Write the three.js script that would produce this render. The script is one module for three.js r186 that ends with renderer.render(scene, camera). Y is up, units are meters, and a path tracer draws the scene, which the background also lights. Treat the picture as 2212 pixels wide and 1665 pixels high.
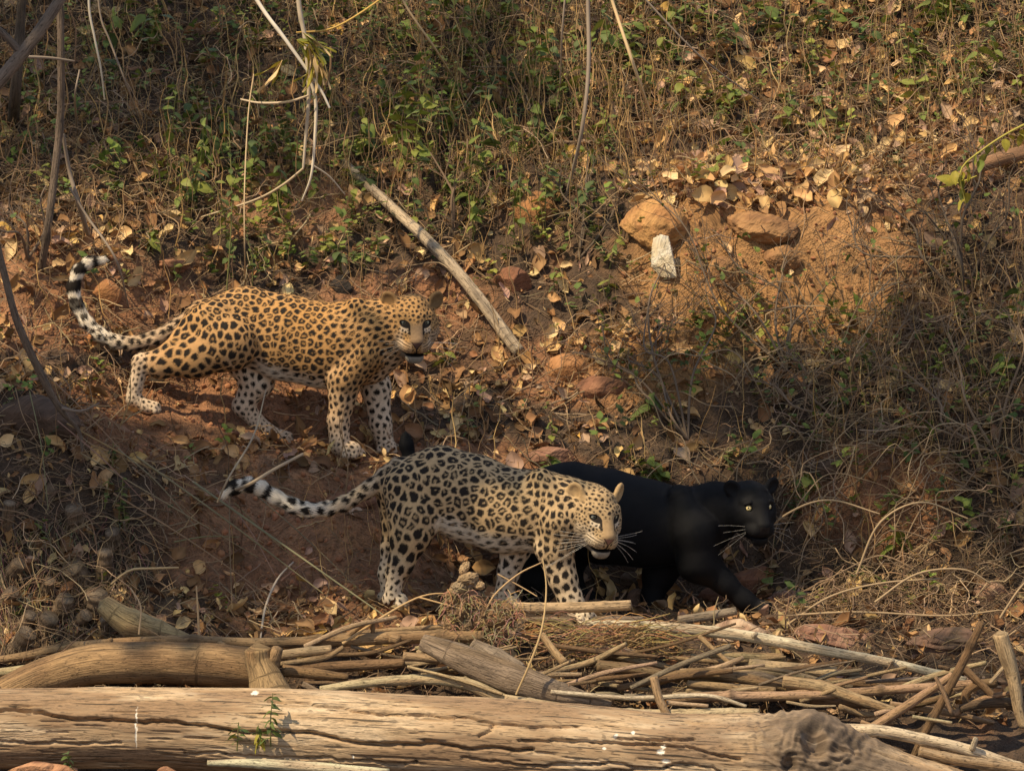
import * as THREE from 'three';
import { mergeGeometries } from 'three/addons/utils/BufferGeometryUtils.js';
import { ImprovedNoise } from 'three/addons/math/ImprovedNoise.js';

// ---------------------------------------------------------------- camera, sky, sun, exposure
const scene = new THREE.Scene();
const CAM = new THREE.Vector3(0, 3.45, 18), AIM = new THREE.Vector3(0, 1.6, 0), FOV = 10.1;
const camera = new THREE.PerspectiveCamera(FOV, 1024 / 770, 0.5, 400);
camera.position.copy(CAM); camera.lookAt(AIM); camera.updateMatrixWorld(true);
camera.focus = 18.5; camera.userData.fStop = 9;
const SUN = new THREE.Vector3(-0.44, 0.83, 0.33).normalize();
const renderer = new THREE.WebGLRenderer({ antialias: true });
renderer.toneMapping = THREE.LinearToneMapping;
renderer.toneMappingExposure = 1.16;
renderer.shadowMap.enabled = true;
{
  // clear, slightly hazy late-afternoon sky
  const w = 256, h = 128, d = new Float32Array(w * h * 4);
  for (let j = 0; j < h; j++) for (let i = 0; i < w; i++) {
    const el = Math.max(0, Math.sin((j + 0.5 - h / 2) / h * Math.PI)), k = (j * w + i) * 4;
    const t = Math.pow(1 - el, 2.2);
    d[k] = 0.36 + 0.34 * t; d[k + 1] = 0.43 + 0.25 * t; d[k + 2] = 0.58 + 0.08 * t; d[k + 3] = 1;
  }
  const sky = new THREE.DataTexture(d, w, h, THREE.RGBAFormat, THREE.FloatType);
  sky.mapping = THREE.EquirectangularReflectionMapping; sky.magFilter = sky.minFilter = THREE.LinearFilter; sky.needsUpdate = true;
  scene.background = sky; scene.environment = sky;
  scene.backgroundIntensity = scene.environmentIntensity = 0.92;
}
const sun = new THREE.DirectionalLight(new THREE.Color().setRGB(1.0, 0.79, 0.50), 5.0);
sun.position.copy(SUN).multiplyScalar(30); sun.target.position.set(0, 1.5, -0.8); sun.castShadow = true;
sun.shadow.radius = 1.6; sun.shadow.mapSize.set(4096, 4096);
Object.assign(sun.shadow.camera, { left: -6, right: 6, top: 6, bottom: -6, near: 1, far: 70 });
scene.add(sun, sun.target);

// ---------------------------------------------------------------- helpers
function mulberry(a) { return () => { a |= 0; a = a + 0x6D2B79F5 | 0; let t = Math.imul(a ^ a >>> 15, 1 | a); t = t + Math.imul(t ^ t >>> 7, 61 | t) ^ t; return ((t ^ t >>> 14) >>> 0) / 4294967296; }; }
let rnd = mulberry(7);
const rr = (a, b) => a + (b - a) * rnd();
const pick = a => a[Math.floor(rnd() * a.length)];
const clamp = (x, a = 0, b = 1) => Math.min(b, Math.max(a, x));
const sst = (a, b, x) => { const t = clamp((x - a) / (b - a)); return t * t * (3 - 2 * t); };
const lerp = (a, b, t) => a + (b - a) * t;
const N3 = new ImprovedNoise();
const noise = (x, y, z = 0.37) => N3.noise(x + 100.3, y + 57.7, z + 31.1);
function fbm(x, y, z, o = 4) { let s = 0, a = 0.5, f = 1; for (let i = 0; i < o; i++) { s += a * noise(x * f, y * f, z * f + i * 7.3); a *= 0.5; f *= 2.03; } return s; }
const v3 = (x, y, z) => new THREE.Vector3(x, y, z);
const rgb = (r, g, b) => new THREE.Color().setRGB(r, g, b);

// layout sheet: u 0..2212 across and v 0..1665 down; at() gives the place on the upright plane at depth z
const SW = 2212, SH = 1665, PX = 520;
const cF = AIM.clone().sub(CAM).normalize(), cR = v3(1, 0, 0), cU = cR.clone().cross(cF).normalize();
const TV = Math.tan(FOV * Math.PI / 360), TH = TV * 1024 / 770;
function dirOf(u, v) { return cF.clone().addScaledVector(cR, (u / SW * 2 - 1) * TH).addScaledVector(cU, (1 - v / SH * 2) * TV); }
function at(u, v, z) { const d = dirOf(u, v); return CAM.clone().addScaledVector(d, (z - CAM.z) / d.z); }
function proj(p) { const q = p.clone().sub(CAM), w = q.dot(cF); return [(q.dot(cR) / w / TH + 1) / 2 * SW, (1 - q.dot(cU) / w / TV) / 2 * SH, w]; }

const used = {};
function numbered(n) { const k = used[n] = (used[n] ?? -1) + 1; return k ? `${n}_${String(k).padStart(3, '0')}` : n; }
function shade(o) { o.traverse(m => { if (m.isMesh) { m.castShadow = true; m.receiveShadow = true; } }); return o; }
function group(name, pos, label, category, grp) {
  const o = new THREE.Group(); o.name = numbered(name); if (pos) o.position.copy(pos);
  o.userData = { label, category }; if (grp) o.userData.group = grp;
  scene.add(o); return o;
}
function top(name, mesh, label, category, grp) {
  mesh.name = numbered(name); mesh.userData = { label, category }; if (grp) mesh.userData.group = grp;
  scene.add(mesh); shade(mesh); return mesh;
}
function part(name, geo, mat, parent, label) {
  const m = new THREE.Mesh(geo, mat); m.name = name; if (label) m.userData.label = label;
  parent.add(m); shade(m); return m;
}
function structure(name, mesh, kind = 'structure', extra) { mesh.name = numbered(name); mesh.userData = { kind, ...extra }; scene.add(mesh); shade(mesh); return mesh; }
function colorsOf(geo, f) {
  const p = geo.attributes.position, c = new Float32Array(p.count * 3);
  for (let i = 0; i < p.count; i++) { const q = f(p.getX(i), p.getY(i), p.getZ(i), i); c[i * 3] = q[0]; c[i * 3 + 1] = q[1]; c[i * 3 + 2] = q[2]; }
  geo.setAttribute('color', new THREE.BufferAttribute(c, 3)); return geo;
}
function dataTex(w, h, f, srgb = false) {
  const d = new Uint8Array(w * h * 4);
  for (let j = 0; j < h; j++) for (let i = 0; i < w; i++) { const c = f(i / w, j / h, i, j), k = (j * w + i) * 4; for (let a = 0; a < 3; a++) d[k + a] = clamp(Math.round((c.length ? c[a] : c) * 255), 0, 255); d[k + 3] = 255; }
  const t = new THREE.DataTexture(d, w, h); t.wrapS = t.wrapT = THREE.RepeatWrapping; t.magFilter = THREE.LinearFilter; t.minFilter = THREE.LinearFilter;
  if (srgb) t.colorSpace = THREE.SRGBColorSpace; t.needsUpdate = true; return t;
}
// noise that repeats after one tile of the texture
function tile(u, v, f, seed) { const a = u * 2 * Math.PI, b = v * 2 * Math.PI, R = f / 6.283; return N3.noise(Math.cos(a) * R + seed, Math.sin(a) * R + Math.cos(b) * R * 0.7 + 11.1 + seed, Math.sin(b) * R + 5.2); }
// ---------------------------------------------------------------- ground: a river bank rising away from the water
// feet: where paws stand, the soil meets them
const FEET = [
  // spotted walker on the ledge
  [740, 992, -0.80], [835, 984, -0.98], [318, 893, -0.82], [612, 955, -1.0], [712, 990, -.8], [770, 990, -.8], [287, 886, -.83], [570, 945, -1],
  // spotted walker below
  [1258, 1350, 0.30], [1095, 1306, 0.06], [853, 1312, 0.13], [836, 1306, -0.06], [1225, 1345, .28],
  // black walker
  [1641, 1333, -0.22], [1415, 1338, -0.38], [1158, 1312, -0.30], [1266, 1300, -0.48],
].map(([u, v, z]) => at(u, v, z));
const COLS = [
  [-500, [[1900, 2.2], [1665, 1.15], [1480, 0.6], [1390, 0.34], [1130, 0.0], [870, -0.45], [780, -0.75], [560, -1.35], [300, -2.2], [0, -3.1], [-500, -4.6]]],
  [0, [[1900, 2.2], [1690, 1.15], [1500, 0.6], [1390, 0.34], [1150, 0.02], [880, -0.42], [800, -0.7], [560, -1.3], [300, -2.15], [0, -3.1], [-500, -4.6]]],
  [330, [[1900, 2.2], [1690, 1.15], [1500, 0.6], [1380, 0.30], [1270, 0.02], [1000, -0.42], [905, -0.8], [820, -1.1], [600, -1.5], [300, -2.3], [0, -3.2], [-500, -4.7]]],
  [680, [[1900, 2.2], [1690, 1.15], [1500, 0.6], [1385, 0.30], [1320, 0.04], [1180, -0.30], [1005, -0.66], [965, -0.95], [850, -1.25], [600, -1.75], [300, -2.5], [0, -3.4], [-500, -4.9]]],
  [1200, [[1900, 2.2], [1690, 1.15], [1510, 0.6], [1390, 0.34], [1330, 0.05], [1312, -0.42], [1150, -0.66], [1000, -0.85], [860, -1.2], [780, -1.4], [600, -1.7], [470, -1.95], [300, -2.5], [0, -3.4], [-500, -4.9]]],
  [1560, [[1900, 2.2], [1690, 1.15], [1510, 0.6], [1395, 0.30], [1352, 0.0], [1330, -0.42], [1150, -0.70], [1000, -0.88], [860, -1.16], [720, -1.36], [560, -1.52], [425, -1.68], [372, -2.12], [250, -2.6], [0, -3.4], [-500, -4.9]]],
  [1900, [[1900, 2.2], [1690, 1.15], [1520, 0.6], [1420, 0.30], [1345, -0.05], [1270, -0.36], [1000, -0.66], [850, -1.02], [690, -1.34], [560, -1.48], [440, -1.68], [375, -2.1], [330, -2.3], [0, -3.4], [-500, -4.9]]],
  [2250, [[1900, 2.2], [1690, 1.15], [1540, 0.6], [1430, 0.30], [1310, -0.05], [1000, -0.55], [750, -0.98], [600, -1.3], [400, -1.75], [330, -2.0], [0, -3.1], [-500, -4.7]]],
  [2800, [[1900, 2.2], [1690, 1.15], [1540, 0.6], [1430, 0.30], [1310, -0.05], [1000, -0.5], [700, -0.98], [400, -1.7], [0, -3.0], [-500, -4.6]]],
].map(([u, rows]) => {
  const p = rows.map(([v, z]) => at(u, v, z)).sort((a, b) => a.z - b.z);
  const zs = [-30, -14, ...p.map(q => q.z), 6, 60], ys = [p[0].y + 8, p[0].y + 5.5, ...p.map(q => q.y), -0.75, -0.9];
  return { x: at(u, 900, -0.8).x, zs, ys, m: slopes(zs, ys) };
});
function slopes(x, y) {
  const n = x.length, d = [], m = [];
  for (let i = 0; i < n - 1; i++) d.push((y[i + 1] - y[i]) / (x[i + 1] - x[i]));
  for (let i = 0; i < n; i++) m.push(i === 0 ? d[0] : i === n - 1 ? d[n - 2] : d[i - 1] * d[i] <= 0 ? 0 : 2 * d[i - 1] * d[i] / (d[i - 1] + d[i]));
  return m;
}
function herm(x, y, m, q) {
  let i = 0; while (i < x.length - 2 && q > x[i + 1]) i++;
  const h = x[i + 1] - x[i], t = clamp((q - x[i]) / h), t2 = t * t, t3 = t2 * t;
  return (2 * t3 - 3 * t2 + 1) * y[i] + (t3 - 2 * t2 + t) * h * m[i] + (-2 * t3 + 3 * t2) * y[i + 1] + (t3 - t2) * h * m[i + 1];
}
const COLX = COLS.map(c => c.x);
function bare(x, z) {
  const ys = COLS.map(c => herm(c.zs, c.ys, c.m, z));
  return herm(COLX, ys, slopes(COLX, ys), clamp(x, COLX[0], COLX[COLX.length - 1]));
}
const FEETD = [];
function ground0(x, z) {
  const near = sst(9, 4, Math.abs(x)) * sst(-9, -5, z) * sst(5, 2, z);
  let y = bare(x, z);
  y += near * (0.07 * fbm(x * 2.6, z * 2.6, 1.2, 3) + 0.035 * fbm(x * 9, z * 9, 4.1, 3));
  const oc = sst(0.1, 0.5, x) * sst(2.1, 1.5, x) * sst(-2.05, -1.8, z) * sst(-1.05, -1.3, z); // the worn outcrop: gullies and shoulders of packed earth
  if (oc > 0) y += oc * (0.15 * fbm(x * 3.2 + 0.6 * z, z * 3.0, 6.1, 3) + 0.06 * Math.abs(noise(x * 8, z * 5, 2.2)) + 0.03 * fbm(x * 16, z * 16, 1.1, 3));
  // small scarps and clods
  const c = fbm(x * 5.5, z * 5.5, 8.8, 2); y += near * 0.03 * sst(0.02, 0.14, c);
  y += 0.5 * (1 - near) * fbm(x * 0.25, z * 0.25, 3.3, 3);
  return y;
}
function groundY(x, z) {
  let y = ground0(x, z), ws = 0, s = 0;
  for (const f of FEETD) { const d = ((x - f[0]) ** 2 + (z - f[1]) ** 2) / 0.0064; if (d < 9) { const w = Math.exp(-d); ws += w; s += w * f[2]; } }
  if (ws > 1e-4) y += s / Math.max(ws, 1) ;
  return y;
}
for (const f of FEET) FEETD.push([f.x, f.z, f.y - ground0(f.x, f.z)]);
function normalAt(x, z, e = 0.02) { return v3(groundY(x - e, z) - groundY(x + e, z), 2 * e, groundY(x, z - e) - groundY(x, z + e)).normalize(); }
function hit(u, v) {
  const d = dirOf(u, v); let t0 = 15.0, t1 = t0;
  for (let t = 15.0; t < 26; t += 0.03) { const p = CAM.clone().addScaledVector(d, t); if (p.y < groundY(p.x, p.z)) { t1 = t; t0 = t - 0.03; break; } }
  for (let k = 0; k < 6; k++) { const t = (t0 + t1) / 2, p = CAM.clone().addScaledVector(d, t); if (p.y < groundY(p.x, p.z)) t1 = t; else t0 = t; }
  const p = CAM.clone().addScaledVector(d, t1); p.y = groundY(p.x, p.z); return p;
}
// how bare and red the soil is (1) or covered in dark humus (0), from where the bank is worn
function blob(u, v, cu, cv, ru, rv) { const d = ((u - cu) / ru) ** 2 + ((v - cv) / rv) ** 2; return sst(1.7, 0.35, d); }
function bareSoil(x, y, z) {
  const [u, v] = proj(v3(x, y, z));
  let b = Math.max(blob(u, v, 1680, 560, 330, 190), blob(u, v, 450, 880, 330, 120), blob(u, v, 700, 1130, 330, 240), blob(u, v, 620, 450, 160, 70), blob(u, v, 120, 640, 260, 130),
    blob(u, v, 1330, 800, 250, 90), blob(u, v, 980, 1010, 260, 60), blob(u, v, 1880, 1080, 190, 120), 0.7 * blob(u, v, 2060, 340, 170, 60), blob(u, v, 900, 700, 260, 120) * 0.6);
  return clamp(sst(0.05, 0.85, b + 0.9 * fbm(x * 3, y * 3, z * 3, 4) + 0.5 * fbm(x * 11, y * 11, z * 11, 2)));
}
const soilTex = dataTex(512, 512, (u, v) => { const n = 0.8 + 0.30 * tile(u, v, 30, 1) + 0.32 * tile(u, v, 75, 2) + 0.32 * tile(u, v, 160, 3); return [n, n, n]; });
{
  const xs = [], zs = [];
  const ladder = (lo, hi, step, out, far) => { const a = []; let s = step, q = lo; while (q > -far) { s *= 1.22; q -= s; a.unshift(q); } for (q = lo; q <= hi; q += step) a.push(q); s = step; while (q < far) { a.push(q); s *= 1.22; q += s; } out.push(...a); };
  ladder(-2.5, 2.5, 0.0125, xs, 120); ladder(-3.9, 1.3, 0.0125, zs, 120);
  const nx = xs.length, nz = zs.length, P = new Float32Array(nx * nz * 3), C = new Float32Array(nx * nz * 3), U = new Float32Array(nx * nz * 2), I = [];
  for (let j = 0; j < nz; j++) for (let i = 0; i < nx; i++) {
    const k = j * nx + i, x = xs[i], z = zs[j], y = groundY(x, z);
    P[k * 3] = x; P[k * 3 + 1] = y; P[k * 3 + 2] = z; U[k * 2] = x / 0.9; U[k * 2 + 1] = (z - y * 0.8) / 0.9;
    const b = bareSoil(x, y, z), n = 1 + 0.5 * fbm(x * 7, y * 7, z * 7, 3), lo = fbm(x * 1.3, y * 1.3, z * 1.3 + 9, 2);
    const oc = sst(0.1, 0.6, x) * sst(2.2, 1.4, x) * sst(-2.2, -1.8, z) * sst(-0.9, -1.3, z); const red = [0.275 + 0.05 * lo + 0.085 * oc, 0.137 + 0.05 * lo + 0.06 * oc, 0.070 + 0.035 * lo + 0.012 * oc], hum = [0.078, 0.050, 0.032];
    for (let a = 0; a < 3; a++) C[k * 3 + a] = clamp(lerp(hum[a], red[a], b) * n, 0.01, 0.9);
    if (i < nx - 1 && j < nz - 1) I.push(k, k + nx, k + 1, k + 1, k + nx, k + nx + 1);
  }
  const g = new THREE.BufferGeometry(); g.setAttribute('position', new THREE.BufferAttribute(P, 3)); g.setAttribute('color', new THREE.BufferAttribute(C, 3)); g.setAttribute('uv', new THREE.BufferAttribute(U, 2)); g.setIndex(I); g.computeVertexNormals();
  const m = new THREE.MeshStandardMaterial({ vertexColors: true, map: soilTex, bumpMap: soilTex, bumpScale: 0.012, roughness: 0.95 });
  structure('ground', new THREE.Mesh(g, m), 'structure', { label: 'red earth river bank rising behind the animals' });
}
// ---------------------------------------------------------------- shared shapes and surfaces
const ring = (v, R, x, sd) => N3.noise(x + sd, Math.cos(v * 6.283) * R, Math.sin(v * 6.283) * R);
const woodTex = dataTex(1024, 512, (u, v) => { const x = 2 * Math.abs(u - 0.5); let n = 0.80 + 0.24 * ring(v, 1.6, x * 3, 1) + 0.26 * ring(v, 7, x * 4, 9) + 0.24 * ring(v, 18, x * 9, 17) + 0.22 * ring(v, 40, x * 26, 5); n *= 1 - 0.55 * sst(0.30, 0.48, ring(v, 12, x * 2.2, 33)); n *= 1 - 0.4 * sst(0.42, 0.55, ring(v, 5, x * 16, 44)); return [n, n, n]; });
const woodMat = new THREE.MeshStandardMaterial({ vertexColors: true, map: woodTex, bumpMap: woodTex, bumpScale: 0.005, roughness: 0.85 });
const twigMat = new THREE.MeshStandardMaterial({ vertexColors: true, roughness: 0.85 });
const stoneTex = dataTex(256, 256, (u, v) => { const n = 0.85 + 0.35 * tile(u, v, 12, 4) + 0.25 * tile(u, v, 34, 5) + 0.22 * tile(u, v, 80, 6); return [n, n, n]; });
const stoneMat = new THREE.MeshStandardMaterial({ vertexColors: true, map: stoneTex, bumpMap: stoneTex, bumpScale: 0.006, roughness: 0.9 });
// a branch: pts are Vector3, rad a list of radii; knots: ring swellings every so many metres
function branchGeo(pts, rad, col, o = {}) {
  const cv = new THREE.CatmullRomCurve3(pts, false, 'catmullrom', 0.5), len = cv.getLength(), R0 = o.radial ?? 9, n = o.segs ?? Math.max(3, Math.min(90, Math.round(len / (o.step ?? 0.025))));
  const fr = cv.computeFrenetFrames(n, false), P = [], C = [], U = [], I = [], sd = o.seed ?? rr(0, 50);
  const rAt = t => { const q = t * (rad.length - 1), i = Math.min(rad.length - 2, Math.floor(q)); return rad.length === 1 ? rad[0] : lerp(rad[i], rad[i + 1], q - i); };
  for (let i = 0; i <= n; i++) {
    const t = i / n, p = cv.getPointAt(t), r0 = rAt(t); let kn = 0;
    if (o.node) { const q = (t * len) / o.node + sd, d = Math.abs(q - Math.round(q)) * o.node; kn = (o.nodeUp ?? 0.16) * Math.exp(-((d / (o.nodeW ?? 0.010)) ** 2)); }
    for (let j = 0; j <= R0; j++) {
      const a = j % R0 / R0 * Math.PI * 2, ca = Math.cos(a), sa = Math.sin(a);
      let r = r0 * (1 + kn + (o.rough ?? 0.1) * fbm(ca * 1.3 + sd, sa * 1.3, t * len * (o.freq ?? 9), 2));
      if (o.ridge) r *= 1 + o.ridge * noise(Math.cos(a) * 4 + sd, Math.sin(a) * 4, t * len * 1.5);
      const x = p.x + (fr.normals[i].x * ca + fr.binormals[i].x * sa * (o.flat ?? 1)) * r, y = p.y + (fr.normals[i].y * ca + fr.binormals[i].y * sa * (o.flat ?? 1)) * r, z = p.z + (fr.normals[i].z * ca + fr.binormals[i].z * sa * (o.flat ?? 1)) * r;
      P.push(x, y, z); U.push(t * len / 0.5, j / R0 * Math.max(1, Math.round(r0 * 6.28 / 0.12)) * 0.5);
      const k = 1 + 0.30 * fbm(t * len * 4 + sd, ca * 0.8, sa * 0.8, 3) - 1.4 * kn, c2 = o.col2 ? sst(-0.1, 0.3, fbm(t * len * 3 + sd + 7, ca, sa, 3)) : 0;
      for (let q = 0; q < 3; q++) C.push(clamp((o.col2 ? lerp(col[q], o.col2[q], c2) : col[q]) * k, 0.004, 0.95));
      if (i < n && j < R0) { const s = i * (R0 + 1) + j; I.push(s, s + 1, s + R0 + 1, s + 1, s + R0 + 2, s + R0 + 1); }
    }
  }
  for (const end of [0, 1]) { // broken ends
    const c = P.length / 3, t = end, p = cv.getPointAt(t), dir = cv.getTangentAt(t).multiplyScalar((end ? 1 : -1) * rAt(t) * (o.tip ?? 0.15)); P.push(p.x + dir.x, p.y + dir.y, p.z + dir.z); U.push(0, 0); C.push(...(o.endCol ?? col.map(q => q * 0.9)));
    const s0 = end ? n * (R0 + 1) : 0; for (let j = 0; j < R0; j++) end ? I.push(c, s0 + j, s0 + j + 1) : I.push(c, s0 + j + 1, s0 + j);
  }
  const g = new THREE.BufferGeometry(); g.setAttribute('position', new THREE.Float32BufferAttribute(P, 3)); g.setAttribute('color', new THREE.Float32BufferAttribute(C, 3)); g.setAttribute('uv', new THREE.Float32BufferAttribute(U, 2)); g.setIndex(I); g.computeVertexNormals();
  // faces outward
  return g;
}
function recentre(g, base) { g.translate(-base.x, -base.y, -base.z); return g; }
// a stone: a ball pushed in along random planes, roughened
function stoneGeo(rx, ry, rz, seed, o = {}) {
  const R = mulberry(seed), g = new THREE.IcosahedronGeometry(1, o.detail ?? 12), planes = [];
  for (let i = 0; i < (o.cuts ?? 11); i++) planes.push([v3(R() * 2 - 1, R() * 2 - 1, R() * 2 - 1).normalize(), (o.dmin ?? 0.55) + 0.4 * R()]);
  const p = g.attributes.position;
  for (let i = 0; i < p.count; i++) {
    const q = v3(p.getX(i), p.getY(i), p.getZ(i)).normalize(); let r = 1; for (const [n, d] of planes) { const c = q.dot(n); if (c > 0.01) r = Math.min(r, lerp(d / c, 1, o.round ?? 0)); }
    r *= 1 + (o.rough ?? 0.06) * fbm(q.x * 3 + seed, q.y * 3, q.z * 3, 4); if (o.layer) r *= 1 + 0.05 * Math.sin((q.y + 0.25 * q.x + 0.2 * noise(q.x * 3, q.y * 3, q.z * 3)) * o.layer);
    p.setXYZ(i, q.x * r * rx, q.y * r * ry, q.z * r * rz);
  }
  const col = o.col ?? [0.3, 0.16, 0.09], c2 = o.col2 ?? col.map(c => c * 0.6);
  colorsOf(g, (x, y, z) => { const n = sst(-0.25, 0.3, fbm(x * 14 + seed, y * 14, z * 14, 3)), k = 1 + 0.3 * fbm(x * 40, y * 40, z * 40 + seed, 2); return [0, 1, 2].map(a => clamp(lerp(c2[a], col[a], n) * k, 0.01, 0.9)); });
  const uv = new Float32Array(p.count * 2); for (let i = 0; i < p.count; i++) { uv[i * 2] = (p.getX(i) + p.getZ(i) * 0.6) / 0.35; uv[i * 2 + 1] = (p.getY(i) + p.getZ(i) * 0.4) / 0.35; } g.setAttribute('uv', new THREE.BufferAttribute(uv, 2));
  g.computeVertexNormals(); return g;
}
// a leaf blade of length 1 along +x, lying in xz, curled
function leafGeo(seed, o = {}) {
  const R = mulberry(seed), nx = o.nx ?? 6, nz = o.nz ?? 4, P = [], I = [], U = [], C = [], w = o.w ?? 0.30, curl = o.curl ?? 0.5, roll = o.roll ?? 0.5, wav = o.wav ?? 0.06, a0 = R() * 6;
  for (let i = 0; i <= nx; i++) for (let j = 0; j <= nz; j++) {
    const t = i / nx, s = j / nz * 2 - 1, hw = w * Math.pow(Math.sin(Math.PI * Math.pow(t, o.bias ?? 0.8)), o.pw ?? 0.8) + 0.004; const th = s * roll;
    const ang = curl * (t - 0.3); let x = curl ? Math.sin(ang) / Math.max(0.01, Math.abs(curl)) * Math.sign(curl) : t, y = curl ? (1 - Math.cos(ang)) / curl : 0;
    y += hw * (roll ? (1 - Math.cos(th)) / roll : 0) * 1.0 + wav * Math.sin(t * 9 + a0 + s * 1.5) * Math.abs(s) + (o.fold ?? 0.1) * Math.abs(s) * hw;
    const z = hw * (roll ? Math.sin(th) / roll : s) + wav * 0.5 * Math.sin(t * 7 + a0);
    P.push(x + 0.3, y, z); U.push(t, s * 0.5 + 0.5); const k = (Math.abs(s) < 0.1 ? 1.18 : 1) * (1 + 0.25 * (R() - 0.5)); C.push(k, k, k);
    if (i < nx && j < nz) { const q = i * (nz + 1) + j; I.push(q, q + 1, q + nz + 1, q + 1, q + nz + 2, q + nz + 1); }
  }
  const g = new THREE.BufferGeometry(); g.setAttribute('position', new THREE.Float32BufferAttribute(P, 3)); g.setAttribute('uv', new THREE.Float32BufferAttribute(U, 2)); g.setAttribute('color', new THREE.Float32BufferAttribute(C, 3)); g.setIndex(I); g.computeVertexNormals(); return g;
}
const dryLeafGeos = [0, 1, 2, 3, 4, 5, 6, 7].map(i => leafGeo(40 + i, { w: [0.26, 0.34, 0.30, 0.22, 0.36, 0.28, 0.18, 0.32][i], curl: [0.9, -0.6, 1.3, 0.5, 0.8, -1.1, 1.6, 0.3][i], roll: [0.9, 0.6, 1.3, 1.8, 0.5, 1.1, 2.2, 0.8][i], wav: 0.07, fold: 0.2 }));
const DRY = [[0.50, 0.33, 0.15], [0.60, 0.44, 0.235], [0.23, 0.125, 0.06], [0.40, 0.265, 0.19], [0.52, 0.33, 0.09], [0.33, 0.19, 0.09], [0.15, 0.085, 0.045]];
const DRYNAME = ['tan', 'pale', 'brown', 'pinkish', 'yellowish', 'rust', 'umber'];
const dryMats = DRY.map(c => new THREE.MeshPhysicalMaterial({ color: rgb(...c), vertexColors: true, roughness: 0.75, specularIntensity: 0.35, transmission: 0.12, thickness: 0, side: THREE.DoubleSide }));
const greenGeos = [0, 1, 2, 3].map(i => leafGeo(70 + i, { w: [0.27, 0.32, 0.22, 0.30][i], curl: [-0.5, -0.8, -0.3, -1.0][i], roll: -0.35, wav: 0.03, fold: 0.22, bias: 0.65, pw: 0.95, nx: 7 }));
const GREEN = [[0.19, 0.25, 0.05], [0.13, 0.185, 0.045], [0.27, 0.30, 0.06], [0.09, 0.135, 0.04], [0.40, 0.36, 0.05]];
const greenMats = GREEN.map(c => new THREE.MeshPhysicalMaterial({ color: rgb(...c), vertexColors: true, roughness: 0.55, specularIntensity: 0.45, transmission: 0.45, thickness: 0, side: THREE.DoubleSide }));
const stemMats = [[0.16, 0.15, 0.05], [0.20, 0.12, 0.06], [0.42, 0.31, 0.16], [0.27, 0.23, 0.18]].map(c => new THREE.MeshStandardMaterial({ color: rgb(...c), roughness: 0.8 }));
// where something lies, told by the landmarks one can find
const PLACES = [['above the golden leopard\'s back', 540, 540], ['left of the golden leopard\'s raised tail', 70, 520], ['beside the leaning pole', 930, 470], ['under the hanging white twig', 640, 320], ['behind the grey sapling', 240, 170], ['among the dry stems at top centre', 1080, 140], ['above the ochre boulder', 1420, 330], ['on the sunlit slope at upper right', 1850, 150], ['on the ledge above the bare red face', 1780, 390], ['beside the white stone', 1440, 620], ['between the golden leopard and rounded boulder', 1020, 830], ['above the black leopard\'s back', 1360, 930], ['in the tangled thicket at right', 2010, 800], ['right of the black leopard\'s head', 1880, 1150], ['behind the pale leopard\'s tail', 560, 1000], ['below the pale leopard\'s tail', 600, 1250], ['among the bamboo stumps at lower left', 130, 1200], ['under the golden leopard\'s hind legs', 400, 930], ['among the driftwood', 1450, 1430], ['under the yellow-leaved shoot at right', 2100, 430], ['below the golden leopard\'s tail', 170, 740]];
function where(u, v) { let b = null, d0 = 1e9; for (const q of PLACES) { const d = (q[1] - u) ** 2 + ((q[2] - v) * 1.3) ** 2; if (d < d0) { d0 = d; b = q; } } return b[0]; }
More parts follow.
